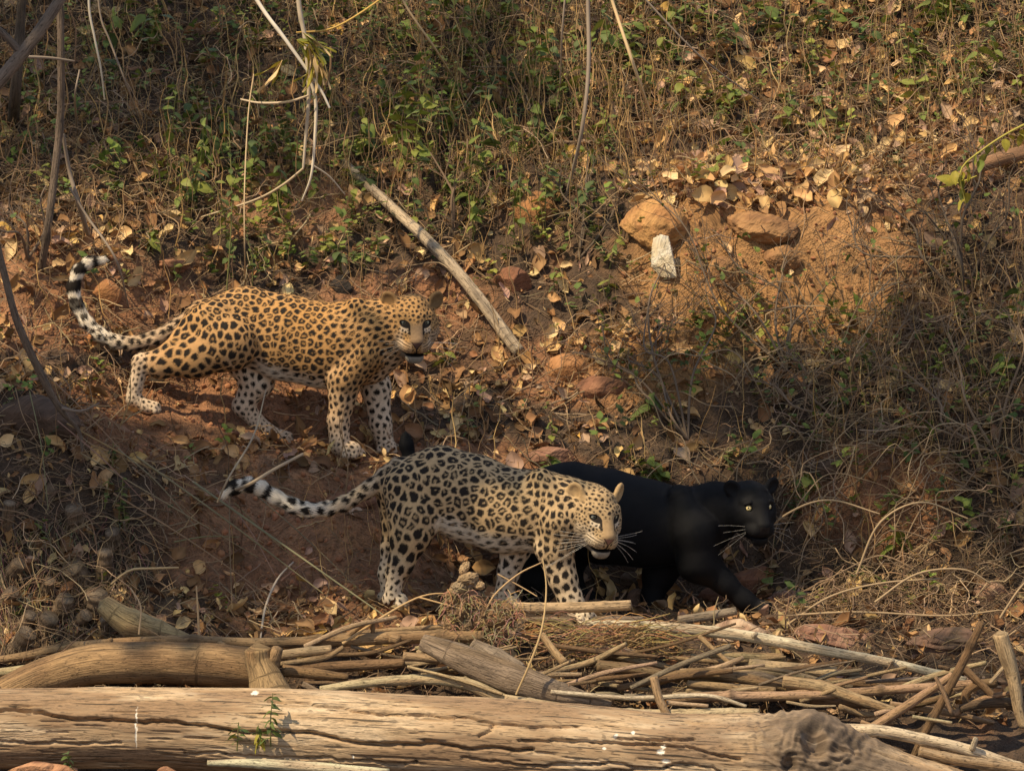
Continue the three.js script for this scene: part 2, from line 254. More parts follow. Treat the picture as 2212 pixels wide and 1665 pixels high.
// ---------------------------------------------------------------- trees that stand beside the view and shade parts of the bank
function inPoly(u, v, p) { let c = false; for (let i = 0, j = p.length - 1; i < p.length; j = i++) if (p[i][1] > v !== p[j][1] > v && u < (p[j][0] - p[i][0]) * (v - p[i][1]) / (p[j][1] - p[i][1]) + p[i][0]) c = !c; return c; }
function shadeTree(label, trunkPts, trunkR, zones, seed) {
  const R = mulberry(seed), o = group('shade_tree', trunkPts[0], label, 'tree'), base = trunkPts[0];
  const nodes = []; { const cv = new THREE.CatmullRomCurve3(trunkPts); for (let i = 3; i <= 12; i++) nodes.push([cv.getPointAt(i / 12), trunkR * (1 - 0.6 * i / 12)]); }
  part('trunk', recentre(branchGeo(trunkPts, [trunkR, trunkR * 0.8, trunkR * 0.45], [0.13, 0.10, 0.075], { radial: 14, step: 0.12, rough: 0.15, freq: 3, seed: 3 }), base), woodMat, o);
  const spots = [];
  for (const [poly, n, plane, s0, s1] of zones) {
    const us = poly.map(q => q[0]), vs = poly.map(q => q[1]); let k = 0, guard = 0;
    while (k < n && guard++ < n * 40) { const u = lerp(Math.min(...us), Math.max(...us), R()), v = lerp(Math.min(...vs), Math.max(...vs), R()); if (!inPoly(u, v, poly)) continue; const p = plane === null ? hit(u, v) : at(u, v, plane); spots.push(p.addScaledVector(SUN, lerp(s0, s1, R()))); k++; }
  }
  spots.sort((a, b) => a.distanceTo(nodes[4][0]) - b.distanceTo(nodes[4][0]));
  const limbs = [], n = spots.length, per = 9, lg = leafGeo(5, { w: 0.24, curl: -0.4, roll: -0.3, fold: 0.15 });
  const crown = new THREE.InstancedMesh(lg, greenMats[1], n * per), M = new THREE.Matrix4(), q = new THREE.Quaternion();
  spots.forEach((p, i) => {
    let best = null, bd = 1e9; for (const nd of nodes) { const d = nd[0].distanceTo(p) * (nd[0].y > p.y + 0.3 ? 1.25 : 1); if (d < bd) { bd = d; best = nd; } }
    const r = Math.max(0.006, Math.min(best[1] * 0.7, 0.05)); const mid = best[0].clone().lerp(p, 0.5).add(v3((R() - 0.5) * 0.15 * bd, 0.10 * bd, (R() - 0.5) * 0.15 * bd));
    if (bd > 0.02) limbs.push(branchGeo([best[0], mid, p], [r, 0.006], [0.13, 0.10, 0.075], { radial: 5, segs: 4 })); nodes.push([p, r * 0.72]);
    for (let k = 0; k < per; k++) { const a = p.clone().add(v3(R() - 0.5, R() - 0.5, R() - 0.5).multiplyScalar(0.42)).sub(base), s = 0.10 + 0.08 * R(); q.setFromEuler(new THREE.Euler((R() - 0.5) * 1.6, R() * 6.28, (R() - 0.5) * 1.6)); crown.setMatrixAt(i * per + k, M.compose(a, q, v3(s, s, s))); }
  });
  part('branches', recentre(mergeGeometries(limbs), base), woodMat, o).userData.kind = 'stuff';
  crown.name = 'crown'; crown.userData.kind = 'stuff'; o.add(shade(crown)); return o;
}
shadeTree('leafy tree leaning over the bank from the left, outside the view', [v3(-7.2, 0.2, 3.2), v3(-6.9, 3, 3.1), v3(-6.0, 6.6, 2.9)], 0.22, [
  [[[-150, 930], [210, 985], [380, 1050], [560, 1075], [830, 1085], [830, 1370], [420, 1370], [-150, 1380]], 180, null, 5.2, 7.4],
  [[[820, 970], [1110, 1000], [1190, 1100], [1100, 1200], [880, 1310], [820, 1300]], 70, 0.2, 5.4, 7.2],
  [[[-150, -150], [420, -150], [430, 330], [200, 430], [-150, 470]], 160, null, 5.0, 7.5],
  [[[420, -100], [1180, -100], [1150, 420], [480, 560]], 66, null, 5.0, 7.5],
  [[[0, 1380], [520, 1380], [520, 1480], [0, 1480]], 14, 0.7, 5.4, 7],
  [[[900, 650], [960, 640], [960, 770], [905, 770]], 3, -0.7, 5.4, 6],
], 101);
shadeTree('leafy tree arching over the bank from above, outside the view', [v3(4.6, 1.5, 2.6), v3(4.3, 4, 2.7), v3(2.6, 7.4, 2.6)], 0.2, [
  [[[1700, 900], [1850, 800], [2260, 650], [2260, 1330], [1760, 1340], [1690, 1180], [1560, 1040]], 85, null, 5.2, 7.4],
  [[[1200, 990], [1460, 1060], [1700, 1040], [1700, 1180], [1560, 1330], [1240, 1330]], 46, -0.22, 5.4, 7.4],
  [[[1330, 900], [1600, 900], [1560, 990], [1300, 990]], 10, null, 5.2, 7.2],
  [[[1200, -100], [2260, -100], [2260, 500], [1650, 330], [1250, 330]], 5, null, 5.2, 7.4],
  [[[1700, 1400], [2230, 1400], [2230, 1540], [1700, 1500]], 8, 0.8, 5.4, 7.2],
], 202);
// ---------------------------------------------------------------- big cats: one continuous skin over a skeleton, with fur
function capsuleD(o, x, y, z) {
  let qx = x - o.ax, qy = y - o.ay, qz = z - o.az;
  if (o.s !== 1) { const l = (qx * o.lx + qy * o.ly + qz * o.lz) * (1 / o.s - 1); qx += o.lx * l; qy += o.ly * l; qz += o.lz * l; }
  let h = (qx * o.bx + qy * o.by + qz * o.bz) * o.ibb; h = h < 0 ? 0 : h > 1 ? 1 : h;
  qx -= o.bx * h; qy -= o.by * h; qz -= o.bz * h;
  return Math.sqrt(qx * qx + qy * qy + qz * qz) - (o.ra + (o.rb - o.ra) * h);
}
function capsule(a, b, ra, rb, attr, k = 0.028, s = 1, L = [0, 0, 1]) {
  const l = v3(...L).normalize(), ab = b.clone().sub(a); const flow = ab.clone().normalize();
  if (s !== 1) ab.addScaledVector(l, ab.dot(l) * (1 / s - 1));
  return { ax: a.x, ay: a.y, az: a.z, bx: ab.x, by: ab.y, bz: ab.z, ibb: 1 / Math.max(1e-9, ab.lengthSq()), ra, rb, lx: l.x, ly: l.y, lz: l.z, s, attr, k, flow, d: capsuleD, sub: false };
}
function ellipD(o, x, y, z) {
  const qx = x - o.ax, qy = y - o.ay, qz = z - o.az, m = o.m;
  const X = (qx * m[0] + qy * m[1] + qz * m[2]) / o.r[0], Y = (qx * m[3] + qy * m[4] + qz * m[5]) / o.r[1], Z = (qx * m[6] + qy * m[7] + qz * m[8]) / o.r[2];
  const k0 = Math.sqrt(X * X + Y * Y + Z * Z), k1 = Math.hypot(X / o.r[0], Y / o.r[1], Z / o.r[2]);
  return k1 < 1e-6 ? -Math.min(...o.r) : k0 * (k0 - 1) / k1;
}
function ellip(c, r, axes, attr, k = 0.02, sub = false) {
  const [X, Y, Z] = axes;
  return { ax: c.x, ay: c.y, az: c.z, r, m: [X.x, X.y, X.z, Y.x, Y.y, Y.z, Z.x, Z.y, Z.z], attr, k, d: ellipD, sub, flow: Z.clone().negate(), ra: Math.max(...r), rb: 0 };
}
function field(prims) {
  return (x, y, z) => {
    let d = 1e3;
    for (const o of prims) {
      const e = o.d(o, x, y, z);
      if (o.sub) { const k = o.k, h = Math.max(k - Math.abs(d + e), 0) / k; d = Math.max(d, -e) + h * h * k * 0.25; }
      else { const k = o.k, h = Math.max(k - Math.abs(d - e), 0) / k; d = Math.min(d, e) - h * h * k * 0.25; }
    }
    return d;
  };
}
// surface nets over the blocks that the surface crosses
function skin(f, lo, hi, cell, keep) {
  const n = [0, 1, 2].map(a => Math.ceil((hi.getComponent(a) - lo.getComponent(a)) / cell / 8) * 8 + 1), [nx, ny, nz] = n;
  const V = new Float32Array(nx * ny * nz).fill(1), B = 8, half = B * cell * 0.87;
  const live = [];
  for (let bz = 0; bz < nz - 1; bz += B) for (let by = 0; by < ny - 1; by += B) for (let bx = 0; bx < nx - 1; bx += B) {
    const cx = lo.x + (bx + B / 2) * cell, cy = lo.y + (by + B / 2) * cell, cz = lo.z + (bz + B / 2) * cell, d = f(cx, cy, cz);
    const far = Math.abs(d) > half * 1.6 + 0.004;
    for (let k = 0; k <= B; k++) for (let j = 0; j <= B; j++) for (let i = 0; i <= B; i++) {
      const q = (bx + i) + nx * ((by + j) + ny * (bz + k));
      if (far) { if (V[q] === 1) V[q] = d; } else V[q] = f(lo.x + (bx + i) * cell, lo.y + (by + j) * cell, lo.z + (bz + k) * cell);
    }
    if (!far) live.push([bx, by, bz]);
  }
  const id = new Int32Array(nx * ny * nz).fill(-1), P = [], I = [];
  const off = [0, 1, nx, nx + 1, nx * ny, nx * ny + 1, nx * ny + nx, nx * ny + nx + 1];
  const E = [[0, 1], [2, 3], [4, 5], [6, 7], [0, 2], [1, 3], [4, 6], [5, 7], [0, 4], [1, 5], [2, 6], [3, 7]];
  for (const [bx, by, bz] of live) for (let k = bz; k < bz + B; k++) for (let j = by; j < by + B; j++) for (let i = bx; i < bx + B; i++) {
    const q = i + nx * (j + ny * k); let m = 0; for (let c = 0; c < 8; c++) if (V[q + off[c]] < 0) m |= 1 << c;
    if (m === 0 || m === 255) continue;
    let sx = 0, sy = 0, sz = 0, c = 0;
    for (const [a, b] of E) { const va = V[q + off[a]], vb = V[q + off[b]]; if (va < 0 === vb < 0) continue; const t = va / (va - vb); sx += (a & 1) + t * ((b & 1) - (a & 1)); sy += (a >> 1 & 1) + t * ((b >> 1 & 1) - (a >> 1 & 1)); sz += (a >> 2) + t * ((b >> 2) - (a >> 2)); c++; }
    id[q] = P.length / 3; P.push(lo.x + (i + sx / c) * cell, lo.y + (j + sy / c) * cell, lo.z + (k + sz / c) * cell);
  }
  const quad = (a, b, c, d, flip) => {
    if (a < 0 || b < 0 || c < 0 || d < 0) return;
    if (keep) { const x = (P[a * 3] + P[c * 3]) / 2, y = (P[a * 3 + 1] + P[c * 3 + 1]) / 2, z = (P[a * 3 + 2] + P[c * 3 + 2]) / 2; if (!keep(x, y, z)) return; }
    if (!flip) I.push(a, c, b, a, d, c); else I.push(a, b, c, a, c, d);
  };
  for (const [bx, by, bz] of live) for (let k = bz; k < bz + B; k++) for (let j = by; j < by + B; j++) for (let i = bx; i < bx + B; i++) {
    const q = i + nx * (j + ny * k); if (id[q] < 0 || !i || !j || !k) continue; const s = V[q] < 0;
    if (s !== V[q + 1] < 0) quad(id[q], id[q - nx], id[q - nx - nx * ny], id[q - nx * ny], s);
    if (s !== V[q + nx] < 0) quad(id[q], id[q - nx * ny], id[q - nx * ny - 1], id[q - 1], s);
    if (s !== V[q + nx * ny] < 0) quad(id[q], id[q - 1], id[q - 1 - nx], id[q - nx], s);
  }
  return { P, I };
}
const KINDS = {
  torso: { sp: 0.0385, ring: 0.85, gap: 0.0072, white: 0, el: 1.0, fur: 0.0065 },
  hip: { sp: 0.0400, ring: 0.5, gap: 0.0078, white: 0, el: 1.0, fur: 0.0065 },
  thigh: { sp: 0.047, ring: 0.12, gap: 0.0100, white: 0.04, el: 1.15, fur: 0.008, leg: 1 },
  shank: { sp: 0.038, ring: 0, gap: 0.0105, white: 0.2, el: 1.15, fur: 0.007, leg: 1 },
  leg: { sp: 0.034, ring: 0, gap: 0.0105, white: 0.22, el: 1.2, fur: 0.007, leg: 1 },
  inner: { sp: 0.038, ring: 0, gap: 0.0150, white: 0.68, el: 1.1, fur: 0.008, leg: 1 },
  foot: { sp: 0.022, ring: 0, gap: 0.0105, white: 0.48, el: 1.1, fur: 0.006, leg: 1 },
  shoulder: { sp: 0.029, ring: 0.3, gap: 0.0068, white: 0, el: 1.1, fur: 0.008, leg: 1 },
  neck: { sp: 0.029, ring: 0.15, gap: 0.0078, white: 0.03, el: 1.45, fur: 0.010 },
  chest: { sp: 0.032, ring: 0, gap: 0.0140, white: 0.42, el: 1.2, fur: 0.012 },
  tail: { sp: 0.042, ring: 0, gap: 0.0105, white: 0.35, el: 1.0, fur: 0.019 },
  head: { sp: 0.021, ring: 0, gap: 0.0075, white: 0, el: 1.0, fur: 0.006 },
};
const furMat = new THREE.MeshPhysicalMaterial({ vertexColors: true, roughness: 0.8, specularIntensity: 0.25 });
const blackFurMat = new THREE.MeshPhysicalMaterial({ vertexColors: true, roughness: 0.72, specularIntensity: 0.34, sheen: 0.55, sheenRoughness: 0.4, sheenColor: rgb(0.12, 0.14, 0.19) });
const eyeMat = new THREE.MeshPhysicalMaterial({ vertexColors: true, roughness: 0.15, clearcoat: 1, clearcoatRoughness: 0.04 });
const whiskerMat = new THREE.MeshStandardMaterial({ color: rgb(0.70, 0.66, 0.60), roughness: 0.5 });
const noseMat = new THREE.MeshStandardMaterial({ vertexColors: true, roughness: 0.42 });

function headPrims(H) {
  const { S, axes: [X, Y, Z] } = H, A = KINDS.head, out = [];
  const w = (x, y, z) => H.o.clone().addScaledVector(X, x * S).addScaledVector(Y, y * S).addScaledVector(Z, z * S);
  const c = (x1, y1, z1, r1, x2, y2, z2, r2, k = 0.03) => out.push(capsule(w(x1, y1, z1), w(x2, y2, z2), r1 * S, r2 * S, A, k * S));
  const e = (x, y, z, a, b, d, ax = [X, Y, Z], k = 0.03, sub = false) => out.push(ellip(w(x, y, z), [a * S, b * S, d * S], ax, A, k * S, sub));
  e(0, 0.026, -0.036, 0.067, 0.058, 0.080);
  c(0, 0.046, 0.008, 0.040, 0, 0.026, 0.040, 0.028);
  for (const s of [-1, 1]) {
    c(s * 0.047, -0.014, -0.012, 0.044, s * 0.041, -0.030, 0.022, 0.036);
    c(s * 0.050, -0.048, -0.02, 0.034, s * 0.034, -0.066, 0.01, 0.030, 0.03);
    c(s * 0.026, 0.035, 0.040, 0.016, s * 0.048, 0.031, 0.026, 0.016, 0.018);
    c(s * 0.030, -0.014, 0.050, 0.020, s * 0.052, -0.002, 0.028, 0.018, 0.02);
  }
  c(0, -0.018, 0.028, 0.050, 0, -0.050, 0.080, 0.035, 0.03);
  for (const s of [-1, 1]) c(s * 0.006, 0.022, 0.050, 0.020, s * 0.007, -0.032, 0.099, 0.0175, 0.015);
  for (const s of [-1, 1]) c(s * 0.020, -0.058, 0.084, 0.026, s * 0.027, -0.058, 0.064, 0.028, 0.012);
  c(0, -0.080, 0.02, 0.037, 0, -0.098, 0.074, 0.021, 0.02);
  c(-0.011, -0.099, 0.074, 0.019, 0.011, -0.099, 0.074, 0.019, 0.012);
  // mouth: a real gap between the lips
  out.push(ellip(w(0, -0.0840, 0.086), [0.036 * S, (H.gape ?? 0.0042) * S, 0.040 * S], [X, Y, Z], A, 0.006 * S, true));
  // eye sockets, then the lids that close over them
  const op = H.open ?? 1;
  for (const s of [-1, 1]) {
    out.push(ellip(w(s * H.eye[0], H.eye[1], H.eye[2] + 0.006), [0.0145 * S, 0.0135 * S, 0.0165 * S], [X, Y, Z], A, 0.004 * S, true));
    c(s * 0.0235, 0.015 + 0.0035 * op, H.eye[2] + 0.012, 0.0050, s * 0.0375, 0.015 + 0.0125 * op, H.eye[2] + 0.0125, 0.0058, 0.004); c(s * 0.0375, 0.015 + 0.0125 * op, H.eye[2] + 0.0125, 0.0058, s * 0.052, 0.015 + 0.008 * op, H.eye[2] + 0.002, 0.0055, 0.004);
    c(s * 0.0235, 0.015 - 0.007 * op, H.eye[2] + 0.012, 0.0046, s * 0.039, 0.015 - 0.0105 * op, H.eye[2] + 0.010, 0.0048, 0.004); c(s * 0.039, 0.015 - 0.0105 * op, H.eye[2] + 0.010, 0.0048, s * 0.052, 0.015 - 0.001, H.eye[2] + 0.001, 0.005, 0.004);
  }
  // ears: rounded cups
  for (const s of [-1, 1]) {
    const t = H.ear ?? 0.42;
    const f = X.clone().multiplyScalar(s * t).addScaledVector(Z, Math.sqrt(Math.max(0.02, 1 - t * t))).normalize();
    const up = X.clone().multiplyScalar(s * 0.66).addScaledVector(Y, 0.75).addScaledVector(f, -f.dot(X) * s * 0.66 - f.dot(Y) * 0.75).normalize(), si = up.clone().cross(f);
    const eo = H.earAt ?? [0.077, 0.066, -0.032];
    const ce = w(s * eo[0], eo[1], eo[2]);
    out.push(ellip(ce, [0.0285 * S, 0.034 * S, 0.0125 * S], [si, up, f], A, 0.014 * S));
    out.push(ellip(ce.clone().addScaledVector(f, 0.014 * S).addScaledVector(up, 0.005 * S), [0.0215 * S, 0.0265 * S, 0.0125 * S], [si, up, f], A, 0.006 * S, true));
  }
  return out;
}
function makeHead(u, v, z, yaw, pitch, roll, S, more = {}) {
  const q = new THREE.Quaternion().setFromEuler(new THREE.Euler(pitch * Math.PI / 180, yaw * Math.PI / 180, roll * Math.PI / 180, 'YXZ'));
  const axes = [v3(1, 0, 0), v3(0, 1, 0), v3(0, 0, 1)].map(a => a.applyQuaternion(q));
  const H = { S, axes, q, eye: [0.0375, 0.015, 0.040], ...more };
  H.o = at(u, v, z).addScaledVector(axes[1], -0.015 * S).addScaledVector(axes[2], -0.052 * S);
  H.local = (x, y, z) => { const p = v3(x, y, z).sub(H.o); return [p.dot(axes[0]) / S, p.dot(axes[1]) / S, p.dot(axes[2]) / S]; };
  H.world = (x, y, z) => H.o.clone().addScaledVector(axes[0], x * S).addScaledVector(axes[1], y * S).addScaledVector(axes[2], z * S);
  return H;
}
function paw(prims, c, dir, r, attr, toes = 4, lift = 0) {
  // c: sole centre; a broad pad with four knuckled toes
  const F = dir.clone().setY(dir.y * 0.5).normalize(), L = F.clone().cross(v3(0, 1, 0)).normalize();
  const p = (f, l, y) => c.clone().addScaledVector(F, f * r).addScaledVector(L, l * r).add(v3(0, y * r, 0));
  prims.push(capsule(p(-0.8, 0, 0.85), p(0.5, 0, 0.8), r * 0.8, r * 0.82, attr, 0.012));
  for (let t = 0; t < toes; t++) { const l = (t - 1.5) * 0.58, f = 1.15 - Math.abs(t - 1.5) * 0.32; prims.push(capsule(p(0.45, l * 0.9, 0.75), p(f, l * 1.15, 0.46), r * 0.42, r * 0.36, attr, 0.005)); }
}
// spots: centres spread over the coat, each with its own size; the nearest two decide the mark at a place
function coatSpots(P, Nn, at0, seed) {
  const R = mulberry(seed), n = P.length / 3, ord = new Uint32Array(n); for (let i = 0; i < n; i++) ord[i] = i;
  for (let i = n - 1; i > 0; i--) { const j = Math.floor(R() * (i + 1)); const t = ord[i]; ord[i] = ord[j]; ord[j] = t; }
  const G = 0.04, grid = new Map(), list = [];
  const key = (a, b, c) => (a + 500) * 1000000 + (b + 500) * 1000 + (c + 500);
  for (const i of ord) {
    const x = P[i * 3], y = P[i * 3 + 1], z = P[i * 3 + 2], A = at0[i]; if (!A) continue;
    const s = A.sp * (0.88 + 0.24 * R());
    const gx = Math.floor(x / G), gy = Math.floor(y / G), gz = Math.floor(z / G); let ok = true;
    for (let a = -2; a <= 2 && ok; a++) for (let b = -2; b <= 2 && ok; b++) for (let c = -2; c <= 2 && ok; c++) {
      const L = grid.get(key(gx + a, gy + b, gz + c)); if (!L) continue;
      for (const m of L) { const dx = x - m.x, dy = y - m.y, dz = z - m.z; const fl = dx * m.fx + dy * m.fy + dz * m.fz; const d2 = dx * dx + dy * dy + dz * dz - fl * fl * (1 - 1 / (m.el * m.el)); const r = Math.min(s, m.s) * 0.86; if (d2 < r * r && m.nx * Nn[i * 3] + m.ny * Nn[i * 3 + 1] + m.nz * Nn[i * 3 + 2] > -0.2) { ok = false; break; } }
    }
    if (!ok) continue;
    const m = { x, y, z, s, nx: Nn[i * 3], ny: Nn[i * 3 + 1], nz: Nn[i * 3 + 2], fx: A.flow.x, fy: A.flow.y, fz: A.flow.z, el: A.el, ring: R() < A.ring ? 0.5 + 0.5 * R() : 0, ph: R() * 6.28, br: R(), k: 2 + Math.floor(R() * 3) };
    list.push(m); const kk = key(gx, gy, gz); if (!grid.has(kk)) grid.set(kk, []); grid.get(kk).push(m);
  }
  return (x, y, z, nx, ny, nz, A) => {
    // returns [dark 0..1, inner 0..1]
    const w = 0.17 * A.sp, f = 0.5 / A.sp; const X = x + w * noise(x * f * 2, y * f * 2, z * f * 2), Y = y + w * noise(x * f * 2 + 9, y * f * 2, z * f * 2), Z = z + w * noise(x * f * 2, y * f * 2 + 9, z * f * 2);
    let d1 = 9, d2 = 9, best = null;
    const gx = Math.floor(X / G), gy = Math.floor(Y / G), gz = Math.floor(Z / G);
    for (let a = -2; a <= 2; a++) for (let b = -2; b <= 2; b++) for (let c = -2; c <= 2; c++) {
      const L = grid.get(key(gx + a, gy + b, gz + c)); if (!L) continue;
      for (const m of L) { if (m.nx * nx + m.ny * ny + m.nz * nz < -0.3) continue; const dx = X - m.x, dy = Y - m.y, dz = Z - m.z, fl = dx * m.fx + dy * m.fy + dz * m.fz; const d = Math.sqrt(Math.max(0, dx * dx + dy * dy + dz * dz - fl * fl * (1 - 1 / (m.el * m.el)))) / m.s; if (d < d1) { d2 = d1; d1 = d; best = m; } else if (d < d2) d2 = d; }
    }
    if (!best) return [0, 0];
    const m = best, ed = (d2 - d1) * m.s * 0.5 + 0.0016 * noise(x * 130, y * 130, z * 130), th = Math.atan2((Y - m.y), (X - m.x) + (Z - m.z)) + m.ph;
    const lim = ((m.ring ? 0.52 : 0.445) + 0.06 * Math.sin(th * m.k) + 0.05 * Math.sin(th * 5 + m.ph)) * A.fill;
    let dark = sst(A.gap * 0.5 - 0.0012, A.gap * 0.5 + 0.0018, ed) * sst(lim + 0.05, lim - 0.03, d1), inner = 0;
    if (m.ring) {
      const ri = (0.18 + 0.05 * Math.sin(th * 2 + m.ph)) * m.ring; inner = sst(ri + 0.03, ri - 0.03, d1);
      const open = Math.sin(th * m.k * 0.5 + m.ph) > 0.80 + 0.35 * m.br ? 1 : 0; dark *= 1 - inner * 0.92; if (open) dark *= 0.12;
    }
    return [dark, inner];
  };
}
function bigCat(name, label, cfg) {
  const prims = [...cfg.prims, ...headPrims(cfg.head)], H = cfg.head, f = field(prims);
  const lo = v3(1e3, 1e3, 1e3), hi = v3(-1e3, -1e3, -1e3);
  for (const o of cfg.prims) for (const t of [0, 1]) { const r = Math.max(o.ra, o.rb) + 0.02; const p = v3(o.ax + t * o.bx, o.ay + t * o.by, o.az + t * o.bz * o.s); lo.min(p.clone().subScalar(r)); hi.max(p.clone().addScalar(r)); }
  const hc = H.world(0, 0.01, 0.0), hr = 0.155 * H.S; lo.min(hc.clone().subScalar(hr)); hi.max(hc.clone().addScalar(hr));
  const inHead = (x, y, z, e = 0) => Math.hypot(x - hc.x, y - hc.y, z - hc.z) < hr - 0.01 + e && H.local(x, y, z)[2] > -0.055 - e;
  const A = skin(f, lo, hi, cfg.cell ?? 0.0038, (x, y, z) => !inHead(x, y, z));
  const Bm = skin(f, hc.clone().subScalar(hr), hc.clone().addScalar(hr), cfg.headCell ?? 0.0021, (x, y, z) => inHead(x, y, z, 0.001));
  const P = A.P.concat(Bm.P), nA = A.P.length / 3, I = A.I; for (const i of Bm.I) I.push(i + nA);
  const n = P.length / 3, Nn = new Float32Array(n * 3), attr = new Array(n), C = new Float32Array(n * 3);
  const usedV = new Uint8Array(n); for (const i of I) usedV[i] = 1;
  const bodyPrims = cfg.prims, e = 0.0015;
  for (let i = 0; i < n; i++) {
    if (!usedV[i]) continue;
    const x = P[i * 3], y = P[i * 3 + 1], z = P[i * 3 + 2];
    let gx = f(x + e, y, z) - f(x - e, y, z), gy = f(x, y + e, z) - f(x, y - e, z), gz = f(x, y, z + e) - f(x, y, z - e); const g = Math.hypot(gx, gy, gz) || 1; Nn[i * 3] = gx / g; Nn[i * 3 + 1] = gy / g; Nn[i * 3 + 2] = gz / g;
    let ws = 0, sp = 0, ring = 0, gap = 0, wh = 0, el = 0, fur = 0; const fl = v3(0, 0, 0); let hw = 0, tailT = 0, tw = 0, fill = 0, leg = 0;
    for (const o of prims) {
      if (o.sub) continue; const d = o.d(o, x, y, z); if (d > 0.05) continue; const w = Math.exp(-Math.max(0, d + 0.03) / 0.009), a = o.attr;
      ws += w; sp += w * a.sp; ring += w * a.ring; gap += w * a.gap; wh += w * a.white; el += w * a.el; fur += w * a.fur; fl.addScaledVector(o.flow, w * (o.fsign ?? 1)); if (a === KINDS.head) hw += w; fill += w * (a.fill ?? 1); leg += w * (a.leg ?? 0);
      if (o.tail) { tw += w; tailT += w * o.tail; }
    }
    if (!ws) { ws = 1; sp = 0.05; gap = 0.012; el = 1; fur = 0.01; fill = 1; fl.set(-1, 0, 0); }
    attr[i] = { sp: sp / ws, ring: ring / ws, gap: gap / ws, white: wh / ws, el: el / ws, fur: fur / ws, flow: fl.normalize(), head: hw / ws, tail: tw / ws, tailT: tw ? tailT / tw : 0, fill: fill / ws, leg: leg / ws };
    if (cfg.spots && attr[i].head < 0.5) { attr[i].sp *= cfg.spots; attr[i].gap *= cfg.spots; }
    if (attr[i].head > 0.5) { const L = H.local(x, y, z); const k = L[1] < 0.022 ? 0.72 : L[1] > 0.06 ? 1.1 : 0.9; attr[i].sp *= k; attr[i].gap *= k; }
  }
  const [TAN, ORG, WHITE, BLACK] = [cfg.tan, cfg.warm, [0.78, 0.72, 0.62], [0.022, 0.018, 0.016]];
  const spots = cfg.black ? null : coatSpots(P, Nn, attr, cfg.seed);
  const mix = (a, b, t) => [lerp(a[0], b[0], t), lerp(a[1], b[1], t), lerp(a[2], b[2], t)];
  for (let i = 0; i < n; i++) {
    if (!usedV[i]) continue;
    const x = P[i * 3], y = P[i * 3 + 1], z = P[i * 3 + 2], a = attr[i], nx = Nn[i * 3], ny = Nn[i * 3 + 1], nz = Nn[i * 3 + 2];
    const L = H.local(x, y, z), hw = sst(0.25, 0.75, a.head); let col;
    if (cfg.black) { const k = 0.9 + 0.35 * fbm(x * 30, y * 30, z * 30, 2); col = [0.0085 * k, 0.0088 * k, 0.0108 * k]; if (L[2] > 0.108 && L[1] > -0.062 && L[1] < -0.034 && Math.abs(L[0]) < 0.018 && hw > 0.5) col = [0.02, 0.017, 0.017]; }
    else {
      let w = a.white;
      const [u, v] = proj(v3(x, y, z)); let vb = null; const bl = cfg.belly;
      for (let k = 0; k < bl.length - 1; k++) if (u >= bl[k][0] && u <= bl[k + 1][0]) vb = lerp(bl[k][1], bl[k + 1][1], (u - bl[k][0]) / (bl[k + 1][0] - bl[k][0]));
      const low = vb === null ? 0 : sst(44, 8, vb - v + 16 * fbm(x * 14, y * 14, z * 14, 2)) * sst(0.55, 0.2, a.leg) * (1 - a.tail); w = Math.max(w, low * (1 - hw));
      if (low > 0.4) { a.ring *= 0.2; a.gap = lerp(a.gap, 0.018, low); a.fur = lerp(a.fur, 0.020, low); }
      if (a.tail > 0.4) w = Math.max(w, sst(0.1, 0.5, a.tailT) * 0.95);
      let base = mix(mix(TAN, ORG, clamp(0.5 + 1.1 * fbm(x * 3, y * 3, z * 3, 2))), WHITE, w);
      let [dark, inner] = spots(x, y, z, nx, ny, nz, a); 
      if (a.tail > 0.4 && a.tailT > 0.55) { const b = Math.sin(a.tailT * cfg.bands + 1.5 * noise(x * 25, y * 25, z * 25)); const band = sst(-0.35, -0.05, b); dark = lerp(dark, band, sst(0.55, 0.66, a.tailT)); if (cfg.paleTip) dark *= 1 - 0.9 * sst(0.93, 0.955, a.tailT); }
      if (hw > 0) {
        const [hx, hy, hz] = L, ax = Math.abs(hx); let fb = mix(TAN, ORG, 0.3).map(q => q * 0.88), fd = dark;
        const bridge = sst(0.029, 0.018, ax) * sst(0.045, 0.060, hz) * sst(-0.055, -0.035, hy) * sst(0.032, 0.008, hy); fb = mix(fb, cfg.bridge, 0.85 * bridge);
        const cheek = sst(0.0, -0.03, hy) * sst(0.035, 0.05, ax); fb = mix(fb, WHITE, 0.3 * cheek);
        const under = sst(0.010, 0.002, hy) * sst(-0.016, -0.006, hy) * sst(0.022, 0.03, ax) * sst(0.056, 0.048, ax) * sst(0.02, 0.05, hz); fb = mix(fb, WHITE, 0.42 * under);
        const chin = sst(-0.078, -0.086, hy); fb = mix(fb, WHITE.map(q => q * 0.36), chin);
        const throat = sst(-0.062, -0.09, hy) * sst(0.045, 0.01, hz); fb = mix(fb, WHITE, 0.7 * throat);
        // whisker rows on the muzzle
        const pad = sst(0.012, 0.020, ax) * sst(0.050, 0.066, hz) * sst(-0.082, -0.076, hy) * sst(-0.034, -0.042, hy); fb = mix(fb, WHITE, 0.14 * pad);
        fd *= 1 - Math.max(bridge, chin * 0.9, pad);
        if (pad > 0.2) { const r = (hy + 0.037 - ax * 0.25) / 0.0095; const lineD = Math.abs(r - Math.round(r)) * 0.0095; fd = Math.max(fd, sst(0.0026, 0.0012, lineD) * pad * sst(0.016, 0.026, ax) * 0.9); }
